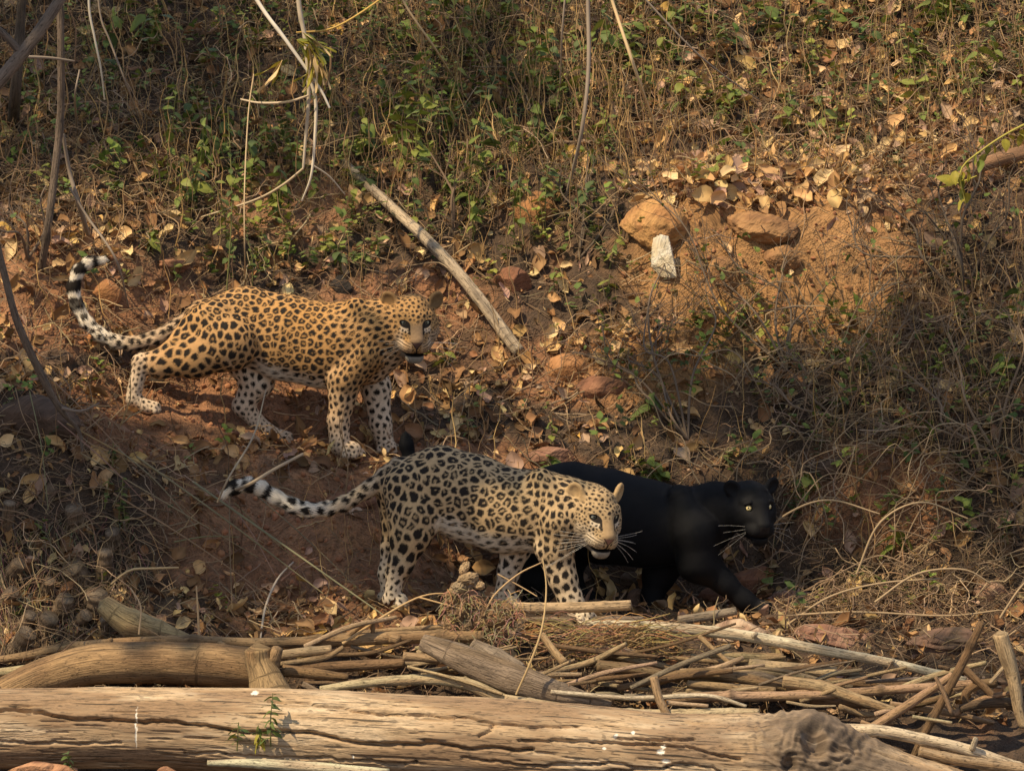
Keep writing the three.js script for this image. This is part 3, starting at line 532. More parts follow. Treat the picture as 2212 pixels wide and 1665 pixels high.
        // eyes: dark lids and the line that runs down beside the nose
        for (const s of [-1, 1]) { const ex = (hx - s * H.eye[0]), ey = (hy - H.eye[1] - 0.10 * s * ex); const q = Math.hypot(ex / 0.0170, ey / (0.0092 + 0.003 * (H.open ?? 1))); if (hz > 0.025) { fd = Math.max(fd * sst(1.0, 1.6, q), sst(1.10, 0.96, q)); const tx = s * hx, ty = hy; const t = clamp((H.eye[1] - 0.004 - ty) / 0.024); const lx = lerp(0.0235, 0.0235, t); if (ty < H.eye[1] && ty > -0.014) fd = Math.max(fd, sst(0.0042, 0.0022, Math.abs(tx - lx))); } }
        if (Math.abs(hy + 0.084) < 0.0095 && hz > 0.045 && ax < 0.038) fd = Math.max(fd, sst(0.0095, 0.007, Math.abs(hy + 0.084)));
        if (ax < 0.0025 && hz > 0.1 && hy < -0.056 && hy > -0.09) fd = 1;
        const ear = sst(0.040, 0.050, hy + 0.45 * (ax - 0.07)) * sst(0.052, 0.060, ax); if (ear > 0) { fb = mix(fb, cfg.earCol, ear); fd *= 1 - 0.92 * ear; }
        const nw = 0.0215 * clamp((hy + 0.062) / 0.030); if (hz > 0.096 && hy > -0.062 && hy < -0.034 && ax < nw) { fb = cfg.nose; fd = Math.max(sst(nw - 0.006, nw - 0.002, ax) * 0.9, sst(-0.036, -0.0345, hy) * 0.5); }
        base = mix(base, fb, hw); dark = lerp(dark, fd, hw); inner *= 1 - hw;
      }
      base = mix(base, ORG.map(q => q * (cfg.inner ?? 0.46)), inner * 0.9);
      col = mix(base, BLACK, clamp(dark)); const k = 1 + 0.16 * noise(x * 90, y * 90, z * 90); col = col.map(q => q * k);
    }
    C[i * 3] = col[0]; C[i * 3 + 1] = col[1]; C[i * 3 + 2] = col[2];
  }
  const o = group(name, cfg.base, label, cfg.category);
  const Q = new Float32Array(P.length); for (let i = 0; i < n; i++) { Q[i * 3] = P[i * 3] - cfg.base.x; Q[i * 3 + 1] = P[i * 3 + 1] - cfg.base.y; Q[i * 3 + 2] = P[i * 3 + 2] - cfg.base.z; }
  const g = new THREE.BufferGeometry(); g.setAttribute('position', new THREE.BufferAttribute(Q, 3)); g.setAttribute('normal', new THREE.BufferAttribute(Nn, 3)); g.setAttribute('color', new THREE.BufferAttribute(C, 3)); g.setIndex(I);
  part('body', g, cfg.black ? blackFurMat : furMat, o);
  // fur: short hairs that lie back along the body
  {
    const R = mulberry(cfg.seed + 5), nt = I.length / 3, FP = [], FN = [], FC = [], dens = cfg.hairs / 1.25;
    const a = v3(), b = v3(), c = v3(), ab = v3(), ac = v3();
    for (let t = 0; t < nt; t++) {
      const i0 = I[t * 3], i1 = I[t * 3 + 1], i2 = I[t * 3 + 2];
      a.fromArray(Q, i0 * 3); b.fromArray(Q, i1 * 3); c.fromArray(Q, i2 * 3); const area = ab.subVectors(b, a).cross(ac.subVectors(c, a)).length() / 2;
      const A0 = attr[i0]; let k = area * dens * (A0.head > 0.5 ? 2.2 : 1); k = Math.floor(k) + (R() < k % 1 ? 1 : 0);
      for (; k > 0; k--) {
        const w1 = R() * 0.7, w2 = R() * (1 - w1), p = a.clone().addScaledVector(b.clone().sub(a), w1).addScaledVector(c.clone().sub(a), w2), wp = p.clone().add(cfg.base);
        const N = v3(Nn[i0 * 3], Nn[i0 * 3 + 1], Nn[i0 * 3 + 2]); let flow = A0.flow.clone(), len = A0.fur * (0.7 + 0.6 * R());
        if (A0.head > 0.5) { const L = H.local(wp.x, wp.y, wp.z); if (L[2] > 0.03 && Math.hypot(Math.abs(L[0]) - H.eye[0], L[1] - H.eye[1]) < 0.024) continue; if (L[2] > 0.096 && L[1] > -0.064 && Math.abs(L[0]) < 0.022) continue; if (Math.abs(L[1] + 0.084) < 0.010 && L[2] > 0.045) continue; flow = H.axes[2].clone().multiplyScalar(-0.7).addScaledVector(H.axes[1], L[1] < -0.05 ? -0.9 : 0.2).addScaledVector(H.axes[0], Math.sign(L[0]) * 0.35); if (L[1] < -0.03 && L[2] < 0.06) len *= 1.9; }
        flow.addScaledVector(N, -flow.dot(N)); if (flow.lengthSq() < 1e-4) flow.set(0, -1, 0); flow.normalize();
        const side = flow.clone().cross(N).normalize().negate(); const D = flow.clone().multiplyScalar(0.9).addScaledVector(N, 0.16 + 0.22 * R() + (A0.fur > 0.02 ? 0.15 : 0)).addScaledVector(side, (R() - 0.5) * 0.5).normalize();
        if (A0.fur > 0.02) D.y -= 0.25;
        const wd = 0.0011 + 0.0006 * R(); p.addScaledVector(N, -0.001);
        FP.push(p.x + side.x * wd, p.y + side.y * wd, p.z + side.z * wd, p.x - side.x * wd, p.y - side.y * wd, p.z - side.z * wd, p.x + D.x * len, p.y + D.y * len, p.z + D.z * len);
        for (let q = 0; q < 3; q++) FN.push(N.x, N.y, N.z);
        const m = 0.80 + 0.42 * R(); for (let q = 0; q < 3; q++) { const t2 = q === 2 ? 1.08 : 1; FC.push(C[i0 * 3] * m * t2, C[i0 * 3 + 1] * m * t2, C[i0 * 3 + 2] * m * t2); }
      }
    }
    const fg = new THREE.BufferGeometry(); fg.setAttribute('position', new THREE.Float32BufferAttribute(FP, 3)); fg.setAttribute('normal', new THREE.Float32BufferAttribute(FN, 3)); fg.setAttribute('color', new THREE.Float32BufferAttribute(FC, 3));
    const fm = part('fur', fg, cfg.black ? blackFurMat : furMat, o); fm.userData.kind = 'stuff';
    console.log(name, 'skin tris', nt, 'hairs', FP.length / 9);
  }
  // eyes
  for (const s of [-1, 1]) {
    const r = (cfg.eyeR ?? 0.0135) * H.S, [ex, ey] = [s * H.eye[0], H.eye[1]], t = H.eye[2];
    const gaze = cfg.gaze ? CAM.clone().add(cfg.gaze).sub(H.world(ex, ey, t)).normalize() : H.axes[2].clone(); gaze.addScaledVector(H.axes[0], s * 0.10).normalize();
    const c = H.world(ex, ey, t);
    const qt = new THREE.Quaternion().setFromUnitVectors(v3(0, 1, 0), gaze), ir = cfg.irisR ?? 0.78;
    const cap = (k, th0, th1, f) => { const g = new THREE.SphereGeometry(r * k, 30, th1 > 2 ? 20 : 10, 0, Math.PI * 2, th0, th1 - th0); colorsOf(g, (x, y, z) => f(Math.acos(clamp(y / r / k, -1, 1)), Math.atan2(z, x))); g.applyQuaternion(qt); g.translate(c.x - cfg.base.x, c.y - cfg.base.y, c.z - cfg.base.z); return g; };
    const eye = part('eye', cap(1, 0, Math.PI, () => [0.03, 0.022, 0.018]), eyeMat, o);
    part('iris', cap(1.006, 0.19, ir, (th, az) => { const k = 0.85 + 0.25 * noise(az * 6, th * 5, 2) - 0.5 * sst(ir - 0.18, ir, th); return cfg.iris.map(q => q * k); }), eyeMat, eye);
    part('pupil', cap(1.010, 0, 0.21, () => [0.006, 0.006, 0.006]), eyeMat, eye);
  }
  // nose leather
  {
    const pts = [[0, -0.0615, 0.1115], [0.007, -0.052, 0.1125], [0.0200, -0.040, 0.1070], [0.015, -0.0345, 0.1120], [0, -0.0335, 0.1165], [-0.015, -0.0345, 0.1120], [-0.0200, -0.040, 0.1070], [-0.007, -0.052, 0.1125]];
    const cpt = [0, -0.043, 0.1195], pos = [], col = [], idx = []; const push = (q, c) => { const p = H.world(...q).sub(cfg.base); pos.push(p.x, p.y, p.z); col.push(...c); };
    const K = cfg.nose; push(cpt, K); pts.forEach((q, i) => push(q, i % 4 === 2 ? [0.02, 0.015, 0.013] : K)); pts.forEach((q) => push([q[0] * 1.05, q[1], q[2] - 0.02], K));
    for (let i = 0; i < 8; i++) { const j = (i + 1) % 8; idx.push(0, 1 + i, 1 + j, 1 + i, 9 + i, 1 + j, 1 + j, 9 + i, 9 + j); }
    const ng = new THREE.BufferGeometry(); ng.setAttribute('position', new THREE.Float32BufferAttribute(pos, 3)); ng.setAttribute('color', new THREE.Float32BufferAttribute(col, 3)); ng.setIndex(idx); ng.computeVertexNormals(); part('nose', ng, noseMat, o);
  }
  // whiskers
  {
    const R = mulberry(cfg.seed + 9);
    for (const s of [-1, 1]) for (let k = 0; k < cfg.whiskers; k++) {
      const row = k / Math.max(1, cfg.whiskers - 1), p0 = [s * (0.047 + 0.003 * R()), -0.050 - 0.024 * row, 0.070 - 0.010 * R()], len = 0.075 + 0.055 * R(), up = 0.15 - 0.85 * row + 0.2 * (R() - 0.5), back = -0.25 - 0.35 * R();
      const pts = [0, 0.33, 0.66, 1].map(t => H.world(p0[0] + s * len * t, p0[1] + len * (up * t - 0.22 * t * t), p0[2] + len * back * t * t).sub(cfg.base));
      part('whisker', new THREE.TubeGeometry(new THREE.CatmullRomCurve3(pts), 8, 0.00034 * H.S, 4), whiskerMat, o);
    }
  }
  return o;
}
// a chain of joints [u, v, dz, r] in the layout sheet, r in sheet units; dz adds to the animal's own depth
function rig(zc) {
  const prims = [];
  const J = ([u, v, dz]) => at(u, v, zc + (dz || 0));
  const chain = (pts, attr, o = {}) => { for (let i = 0; i < pts.length - 1; i++) { const p = capsule(J(pts[i]), J(pts[i + 1]), pts[i][3] / PX, pts[i + 1][3] / PX, Array.isArray(attr) ? attr[i] : attr, o.k ?? 0.026, o.s ?? 1, o.L); p.fsign = o.f ?? 1; if (o.tail) p.tail = (i + 0.5) / (pts.length - 1); prims.push(p); } };
  return { prims, chain, J };
}
{ // the one on the ledge
  const { prims, chain, J } = rig(-0.90), K = KINDS;
  const T = { s: 0.72, k: 0.05, f: -1 };
  chain([[448, 692, -0.03, 50], [530, 701, -0.02, 82], [620, 729, 0, 92], [700, 746, 0.02, 91], [768, 743, 0.04, 92]], [K.hip, K.torso, K.torso, K.torso], T);
  chain([[776, 722, 0.05, 80], [832, 712, 0.09, 66], [872, 704, 0.12, 56]], K.neck, { s: 0.85, k: 0.04, f: -1 });
  chain([[800, 770, 0.05, 56], [838, 752, 0.09, 44]], K.chest, { s: 0.85, k: 0.05 });
  chain([[770, 668, 0.10, 26], [796, 762, 0.120, 41], [746, 820, 0.112, 36]], K.shoulder, { k: 0.022 });
  chain([[748, 818, 0.10, 36], [731, 910, 0.10, 24], [734, 962, 0.10, 24]], [K.leg, K.foot], { k: 0.02 });
  chain([[790, 765, -0.07, 42], [812, 838, -0.08, 33], [822, 915, -0.08, 23.5], [831, 958, -0.08, 22]], [K.inner, K.inner, K.foot], { k: 0.025 });
  chain([[768, 770, 0.115, 30], [728, 814, 0.108, 22], [734, 850, 0.105, 26]], K.leg, { k: 0.018 });
  paw(prims, at(752, 992, -0.80), v3(0.75, 0, 0.65), 0.050, K.foot); paw(prims, at(834, 984, -0.98), v3(0.45, 0, 0.9), 0.046, K.foot);
  chain([[462, 702, 0.06, 58], [496, 742, 0.100, 58], [420, 772, 0.095, 44], [345, 786, 0.09, 29], [305, 783, 0.085, 20]], [K.hip, K.thigh, K.thigh, K.shank], { s: 0.8, k: 0.04 });
  chain([[428, 712, 0.04, 44], [380, 762, 0.07, 34]], K.thigh, { s: 0.8, k: 0.04 });
  chain([[305, 782, 0.085, 20], [287, 862, 0.085, 16.5]], K.foot, { k: 0.015 });
  chain([[288, 862, 0.085, 16], [320, 879, 0.09, 15]], K.foot, { k: 0.015 });
  paw(prims, at(326, 893, -0.81), v3(1, -0.1, 0.1), 0.034, K.foot);
  chain([[515, 750, -0.07, 55], [556, 822, -0.07, 38], [524, 876, -0.08, 22], [572, 930, -0.09, 18], [604, 944, -0.09, 17]], [K.inner, K.inner, K.foot, K.foot], { k: 0.025 });
  paw(prims, at(612, 957, -1.0), v3(0.95, -0.15, 0.2), 0.034, K.foot);
  chain([[430, 676, -0.03, 24], [398, 698, -0.04, 19], [340, 730, -0.05, 17], [290, 743, -0.06, 15.5], [252, 739, -0.06, 14.5], [218, 724, -0.06, 14], [188, 697, -0.06, 13.5], [166, 660, -0.06, 13.5], [158, 622, -0.06, 13.5], [168, 586, -0.06, 13], [193, 566, -0.06, 12.5], [220, 563, -0.06, 9]], K.tail, { tail: true, k: 0.02 });
  bigCat('leopard', 'golden spotted leopard on the upper ledge with its tail curled up high', {
    category: 'leopard', prims, base: at(560, 950, -0.9), seed: 11, hairs: 110000, bands: 62,
    head: makeHead(897, 697, -0.70, 9, 13, -1, 1.28, { gape: 0.0050, open: 0.95 }),
    belly: [[400, 835], [500, 795], [583, 815], [634, 835], [690, 848], [735, 845]],
    tan: [0.47, 0.285, 0.130], warm: [0.50, 0.275, 0.098], bridge: [0.27, 0.185, 0.115], earCol: [0.20, 0.125, 0.06], spots: 0.93, inner: 0.62, paleTip: true, iris: [0.42, 0.43, 0.31], nose: [0.13, 0.075, 0.06], whiskers: 6,
  });
}
{ // the one below, stepping among the driftwood
  const { prims, chain } = rig(0.12), K = KINDS;
  const T = { s: 0.72, k: 0.05, f: -1, L: [0.12, 0, 1] };
  chain([[878, 1048, -0.12, 60], [950, 1050, -0.10, 83], [1020, 1076, -0.05, 90], [1090, 1102, 0, 86], [1160, 1104, 0.04, 88]], [K.hip, K.torso, K.torso, K.torso], T);
  chain([[1175, 1096, 0.05, 76], [1222, 1094, 0.09, 60], [1252, 1098, 0.12, 54]], K.neck, { s: 0.85, k: 0.04, f: -1 });
  chain([[1190, 1140, 0.06, 52], [1222, 1130, 0.09, 46]], K.shoulder, { s: 0.9, k: 0.05 });
  chain([[1168, 1038, 0.105, 27], [1208, 1126, 0.150, 43], [1201, 1190, 0.15, 36]], K.shoulder, { k: 0.022 });
  chain([[1203, 1188, 0.14, 36], [1216, 1251, 0.15, 30], [1233, 1296, 0.16, 26], [1250, 1328, 0.18, 22]], [K.leg, K.leg, K.foot], { k: 0.02 });
  chain([[1190, 1140, 0.13, 30], [1176, 1186, 0.145, 20], [1200, 1225, 0.15, 26]], K.leg, { k: 0.018 });
  paw(prims, at(1257, 1348, 0.31), v3(0.75, 0, 0.65), 0.044, K.foot);
  chain([[1140, 1130, -0.04, 42], [1112, 1190, -0.05, 30], [1099, 1234, -0.06, 22.5], [1086, 1288, -0.06, 19]], [K.inner, K.inner, K.foot], { k: 0.025 });
  paw(prims, at(1096, 1308, 0.06), v3(0.95, 0, 0.2), 0.038, K.foot);
  chain([[884, 1060, -0.05, 56], [892, 1120, -0.02, 52], [886, 1158, 0.0, 40], [866, 1217, 0.01, 24.5], [854, 1242, 0.01, 19]], [K.hip, K.thigh, K.thigh, K.shank], { s: 0.85, k: 0.04 });
  chain([[854, 1240, 0.01, 19], [848, 1292, 0.01, 17.5]], K.foot, { k: 0.015 });
  paw(prims, at(856, 1312, 0.13), v3(0.95, 0, 0.3), 0.038, K.foot);
  chain([[862, 1060, -0.18, 52], [868, 1120, -0.19, 46], [846, 1180, -0.19, 22], [833, 1238, -0.18, 15], [838, 1292, -0.18, 14.5]], [K.hip, K.thigh, K.foot, K.foot], { k: 0.025 });
  paw(prims, at(842, 1306, -0.06), v3(0.95, 0, 0.2), 0.034, K.foot);
  chain([[862, 1012, -0.12, 24], [836, 1027, -0.13, 19], [796, 1057, -0.13, 16.5], [745, 1087, -0.13, 15], [708, 1099, -0.13, 14.5], [672, 1102, -0.13, 14.5], [634, 1093, -0.13, 14.5], [596, 1075, -0.13, 14.5], [566, 1056, -0.13, 14.5], [538, 1047, -0.13, 14.5], [508, 1052, -0.13, 13.5], [487, 1068, -0.13, 9]], K.tail, { tail: true, k: 0.02 });
  bigCat('leopard', 'pale spotted leopard stepping among the driftwood in front of the black one', {
    category: 'leopard', prims, base: at(1050, 1320, 0.12), seed: 23, hairs: 110000, bands: 58,
    head: makeHead(1306, 1117, 0.34, 23, 17, -4, 1.25, { gape: 0.0058, ear: 0.7, open: 1.0 }),
    belly: [[905, 1190], [940, 1150], [975, 1143], [1026, 1172], [1086, 1188], [1160, 1198]],
    spots: 1.1, inner: 0.78, tan: [0.46, 0.335, 0.195], warm: [0.52, 0.37, 0.205], bridge: [0.36, 0.25, 0.14], earCol: [0.40, 0.28, 0.15], iris: [0.48, 0.50, 0.40], nose: [0.28, 0.15, 0.11], whiskers: 9,
  });
}
{ // the black one
  const { prims, chain } = rig(-0.36), K = KINDS;
  const T = { s: 0.72, k: 0.05, f: -1, L: [-0.1, 0, 1] };
  chain([[1145, 1078, -0.04, 64], [1230, 1092, -0.02, 93], [1310, 1116, 0, 101], [1390, 1130, 0.02, 93], [1460, 1136, 0.04, 85]], K.torso, T);
  chain([[1490, 1118, 0.05, 68], [1545, 1098, 0.08, 55], [1588, 1098, 0.10, 52]], K.neck, { s: 0.85, k: 0.04, f: -1 });
  chain([[1500, 1150, 0.05, 66], [1532, 1142, 0.08, 52]], K.chest, { s: 0.9, k: 0.035 });
  chain([[1468, 1076, 0.10, 30], [1502, 1148, 0.145, 50], [1508, 1215, 0.145, 45]], K.shoulder, { k: 0.024 });
  chain([[1510, 1212, 0.13, 46], [1566, 1260, 0.14, 24], [1608, 1296, 0.14, 20], [1630, 1312, 0.14, 19]], K.leg, { k: 0.03 });
  paw(prims, at(1641, 1331, -0.22), v3(0.9, 0, 0.45), 0.044, K.foot);
  chain([[1455, 1180, -0.06, 54], [1424, 1240, -0.07, 36], [1408, 1290, -0.05, 22], [1407, 1322, -0.02, 19]], K.leg, { k: 0.03 });
  paw(prims, at(1413, 1340, -0.38), v3(0.8, 0, 0.5), 0.040, K.foot);
  chain([[1148, 1110, 0.05, 58], [1172, 1180, 0.07, 46], [1152, 1250, 0.07, 25], [1148, 1298, 0.06, 18]], K.thigh, { k: 0.03 });
  paw(prims, at(1158, 1314, -0.30), v3(1, 0, 0.2), 0.036, K.foot);
  chain([[1180, 1110, -0.10, 55], [1240, 1185, -0.11, 42], [1238, 1245, -0.12, 18], [1258, 1285, -0.12, 15]], K.thigh, { k: 0.03 });
  paw(prims, at(1268, 1302, -0.48), v3(1, 0, 0.2), 0.034, K.foot);
  chain([[1110, 1060, -0.04, 24], [1040, 1090, -0.05, 19], [970, 1085, -0.05, 16], [915, 1050, -0.06, 14.5], [888, 1000, -0.06, 14.5], [878, 962, -0.06, 14], [877, 947, -0.06, 11]], K.tail, { tail: true, k: 0.02 });
  bigCat('black_panther', 'black leopard with pale yellow eyes walking behind the pale spotted leopard', {
    category: 'black panther', prims, base: at(1380, 1320, -0.36), seed: 37, hairs: 110000, bands: 60, black: true, cell: 0.006, headCell: 0.0026,
    head: makeHead(1641, 1098, -0.14, 20, 13, 1, 1.16, { gape: 0.003, ear: 0.3, open: 2.0 }),
    belly: [], tan: [0.013, 0.013, 0.016], warm: [0.013, 0.013, 0.016], bridge: [0.01, 0.01, 0.01], earCol: [0.01, 0.01, 0.01], iris: [0.88, 0.74, 0.36], nose: [0.025, 0.02, 0.02], whiskers: 4, eyeR: 0.0148, irisR: 0.88, gaze: v3(0, 0, 0),
  });
}
// ---------------------------------------------------------------- driftwood on the shore
rnd = mulberry(303);
const WOOD = { pale: [0.58, 0.44, 0.275], tan: [0.46, 0.325, 0.185], brown: [0.25, 0.155, 0.08], grey: [0.30, 0.235, 0.165], dark: [0.13, 0.085, 0.05], white: [0.72, 0.61, 0.45], gold: [0.36, 0.235, 0.125] };
function stick(pts, rad, color, label, o = {}) {
  const P = pts.map(([u, v, z]) => at(u, v, z)), base = P[0].clone().lerp(P[P.length - 1], 0.5); base.y = Math.min(...P.map(p => p.y)) - rad[0] / PX;
  const c = WOOD[color], g = recentre(branchGeo(P, rad.map(r => r / PX), c.map(x => x * rr(0.92, 1.08)), { rough: 0.16, freq: 10, step: 0.012, radial: 10, ...o, col2: c.map((x, i) => x * [0.72, 0.66, 0.6][i]) }), base);
  if (o.parts) { const G = group(o.name ?? 'driftwood_stick', base, label, o.cat ?? 'stick', o.grp); part('stem', g, woodMat, G); for (const [u, v, z, du, dv, r] of o.parts) part('side_stub', recentre(branchGeo([at(u, v, z), at(u + du, v + dv, z + 0.02)], [r / PX, r * 0.75 / PX], c, { radial: 7, segs: 4 }), base), woodMat, G); return G; }
  const m = new THREE.Mesh(g, woodMat); m.position.copy(base); return top(o.name ?? 'driftwood_stick', m, label, o.cat ?? 'stick', o.grp);
}
const bam = { node: 0.20, nodeUp: 0.16, rough: 0.06, freq: 5 };
// the big foreground log: a cracked, weathered trunk with a knot
{
  const cl = [[-420, 1570, 80], [-60, 1573, 83], [300, 1574, 84], [700, 1590, 93], [1100, 1612, 95], [1450, 1640, 92], [1730, 1668, 112], [1990, 1728, 84], [2230, 1800, 66], [2420, 1860, 50]].map(([u, v, r]) => [at(u, v, 1.22), r / PX]);
  const cv = new THREE.CatmullRomCurve3(cl.map(q => q[0])), n = 860, m = 240, len = cv.getLength();
  const cracks = [[[-80, 1534], [60, 1531], [125, 1549], [300, 1557], [425, 1564], [525, 1580], [625, 1580], [725, 1594], [825, 1612], [925, 1606], [1020, 1616], [1150, 1620]], [[580, 1516], [640, 1517], [850, 1542], [1000, 1549], [1130, 1568], [1250, 1572]], [[1000, 1640], [1150, 1655], [1320, 1650], [1420, 1662]], [[1035, 1595], [1060, 1580], [1068, 1560]], [[1120, 1600], [1300, 1605], [1480, 1612], [1600, 1640]], [[1330, 1592], [1500, 1596]], [[-80, 1600], [140, 1607], [260, 1603]], [[400, 1625], [700, 1640], [900, 1650]], [[1250, 1675], [1500, 1650], [1560, 1670]]];
  const segD = (u, v, a, b) => { const dx = b[0] - a[0], dy = b[1] - a[1], t = clamp(((u - a[0]) * dx + (v - a[1]) * dy) / (dx * dx + dy * dy)); return Math.hypot(u - a[0] - t * dx, v - a[1] - t * dy); };
  const P = [], U = [], I = [], fr = []; const rad = t => { const q = t * (cl.length - 1), i = Math.min(cl.length - 2, Math.floor(q)); return lerp(cl[i][1], cl[i + 1][1], sst(0, 1, q - i)); };
  for (let i = 0; i <= n; i++) {
    const t = i / n, p = cv.getPoint(t), T = cv.getTangent(t), Bk = v3(0, 0, 1), Up = Bk.clone().cross(T).normalize(), Fw = T.clone().cross(Up).normalize(); const r0 = rad(t);
    for (let j = 0; j <= m; j++) {
      const a = j / m * Math.PI * 2, dir = Up.clone().multiplyScalar(Math.sin(a)).addScaledVector(Fw, Math.cos(a));
      let r = r0 * (1 + 0.07 * fbm(Math.cos(a) * 0.9, Math.sin(a) * 0.9, t * len * 1.2, 3)); const L = t * len;
      const rug = lerp(0.35, 1.1, sst(1.9, 3.4, L)); r += 0.006 * fbm(Math.cos(a) * 2.5, Math.sin(a) * 2.5, L * 2.5, 3) + rug * (0.0040 * noise(Math.cos(a) * 8, Math.sin(a) * 8, L * 5) + 0.0030 * noise(Math.cos(a) * 19, Math.sin(a) * 19, L * 12) + 0.0024 * noise(Math.cos(a) * 42, Math.sin(a) * 42, L * 30)); r -= 0.008 * sst(0.38, 0.5, noise(Math.cos(a) * 20 + 5, Math.sin(a) * 20, L * 5.5));
      const q = p.clone().addScaledVector(dir, r);
      if (dir.z > -0.3) {
        const [u, v] = proj(q); let d = 99, w = 1; cracks.forEach((c, k) => { for (let s = 0; s < c.length - 1; s++) { const e = segD(u, v + 7 * noise(u * 0.017, v * 0.02, k) + 3 * noise(u * 0.07, v * 0.03, k + 5), c[s], c[s + 1]); const wd = k === 0 ? 1.5 : 1; if (e / wd < d) { d = e / wd; w = wd; } } });
        const g = Math.exp(-((d / (1.7 + 2.2 * Math.abs(noise(u * 0.012, 3, 2)))) ** 2)) * (0.022 + 0.012 * noise(u * 0.03, v * 0.05, 1)) * w; r -= g;
        // the knot with its hollow
        const kd = Math.hypot((u - 1755) / 84, (v - 1582) / 56); r += 0.048 * Math.exp(-kd * kd * 1.6) + 0.012 * Math.exp(-kd * kd) * noise(u * 0.05, v * 0.05, 3); const hd = Math.hypot((u - 1752 - 0.3 * (v - 1600)) / 26, (v - 1612) / 30); r -= 0.06 * Math.exp(-Math.pow(hd * 1.15, 4)); const h2 = Math.hypot((u - 1705) / 14, (v - 1652) / 18); r -= 0.045 * Math.exp(-Math.pow(h2, 4));
        if (kd < 2.4) r += (0.014 * fbm(u * 0.05, v * 0.085, 2.2, 5) + 0.004 * Math.sin(kd * 20 + 8 * noise(u * 0.02, v * 0.03, 5))) * Math.exp(-((kd - 1.1) ** 2) * 2.5);
      }
      q.copy(p).addScaledVector(dir, r); P.push(q.x, q.y, q.z); U.push(t, j / m);
      if (i < n && j < m) { const s = i * (m + 1) + j; I.push(s, s + 1, s + m + 1, s + 1, s + m + 2, s + m + 1); }
    }
  }
  const base = at(900, 1690, 1.22), g = new THREE.BufferGeometry(); g.setAttribute('position', new THREE.Float32BufferAttribute(P, 3)); g.setAttribute('uv', new THREE.Float32BufferAttribute(U, 2)); g.setIndex(I); g.computeVertexNormals();
  // wood colour: pale sun-bleached fibres, browner stains, dark checks and a few white bird splashes
  const splash = [[300, 1545, 2.2, 26], [301, 1575, 2.0, 24], [1420, 1608, 9, 6], [1432, 1626, 10, 5], [1424, 1598, 6, 5], [1455, 1663, 3, 14], [1360, 1572, 5, 4], [1322, 1577, 5, 4], [1716, 1586, 11, 6], [1738, 1592, 7, 7], [546, 1497, 9, 3], [766, 1618, 2.5, 5], [1300, 1600, 5, 3]];
  const uv2 = (s, j) => { const t = s, a = j * Math.PI * 2, p = cv.getPoint(t); return [p, a]; };
  const tex = dataTex(2048, 768, (s, j) => {
    const L = s * len, a = j * Math.PI * 2, ca = Math.cos(a), sa = Math.sin(a);
    const wob = 0.25 * noise(ca * 2, sa * 2, L * 2), fib = noise(ca * 17 + wob, sa * 17, L * 11) * 0.6 + noise(ca * 44, sa * 44, L * 34) * 0.7, fine = noise(ca * 80, sa * 80, L * 80) + 0.7 * noise(ca * 50, sa * 50, L * 170), st = fbm(ca * 1.6, sa * 1.6, L * 1.9, 4), st2 = fbm(ca * 4 + 9, sa * 4, L * 3.6, 4);
    let c = [0.44, 0.315, 0.19].map((x, i) => lerp(x, [0.56, 0.44, 0.30][i], sst(-0.15, 0.35, st2)));
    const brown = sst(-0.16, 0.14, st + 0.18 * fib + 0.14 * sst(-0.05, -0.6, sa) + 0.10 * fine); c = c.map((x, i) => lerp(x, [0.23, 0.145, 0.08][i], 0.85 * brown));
    const grey = sst(-0.25, 0.15, fbm(ca * 2 + 3, sa * 2, L * 2 + 5, 4)) * sst(2.5, 3.5, L); c = c.map((x, i) => lerp(x, [0.15, 0.11, 0.078][i], 0.85 * grey));
    const chk = Math.max(sst(0.40, 0.5, noise(ca * 30 + 4, sa * 30, L * 6)), 0.9 * sst(0.40, 0.5, noise(ca * 62 + 4, sa * 62, L * 17)), 0.6 * sst(0.42, 0.55, noise(ca * 12, sa * 12 + 3, L * 34))) * 0.8; const k = (1 + 0.42 * fib + 0.28 * fine) * (1 - chk); c = c.map(x => x * k);
    const p = cv.getPoint(s); const [pu, pv, w] = proj(p); const vv = pv - Math.sin(a) * rad(s) * PX; if (ca > -0.2) for (const [u, v, ru, rv] of splash) { const d = Math.hypot((pu - u + 3 * noise(vv * 0.15, u)) / ru, (vv - v) / rv); if (d < 1.2) c = c.map((x, i) => lerp(x, [0.78, 0.75, 0.68][i], sst(1.15, 0.6, d + 0.35 * noise(pu * 0.3, vv * 0.3)))); }
    if (ca > -0.2) { const kd = Math.hypot((pu - 1755) / 130, (vv - 1612) / 70); if (kd < 1.6) { const w = sst(1.5, 0.5, kd), sw = Math.sin(kd * 16 + 6 * noise(pu * 0.02, vv * 0.03, 4)), dk = sst(-0.25, 0.25, fbm(pu * 0.03, vv * 0.045, 8, 4) + 0.25 * sw); c = c.map((x, i) => lerp(x, [0.05, 0.035, 0.024][i] * (1 + 0.6 * fine) + (1 - dk) * [0.17, 0.125, 0.085][i] * (1 + 0.5 * sw), 0.92 * w)); } }
    return c.map(x => Math.pow(clamp(x), 1 / 2.2));
  }, true);
  const mt = new THREE.MeshStandardMaterial({ map: tex, bumpMap: tex, bumpScale: 0.004, roughness: 0.85 });
  const mesh = new THREE.Mesh(recentre(g, base), mt); mesh.position.copy(base); top('fallen_log', mesh, 'thick cracked pale log lying across the whole foreground with a knot at right', 'log');
}
stick([[-60, 1540, 0.66], [30, 1492, 0.64], [110, 1458, 0.62], [200, 1436, 0.62], [300, 1431, 0.62], [425, 1434, 0.62], [550, 1445, 0.62]], [34, 38, 41, 43, 43, 45, 45], 'gold', 'smooth brown curved log lying behind the cracked foreground log at left', { name: 'curved_log', cat: 'log', radial: 26, step: 0.01, rough: 0.10, freq: 4, ridge: 0.03 });
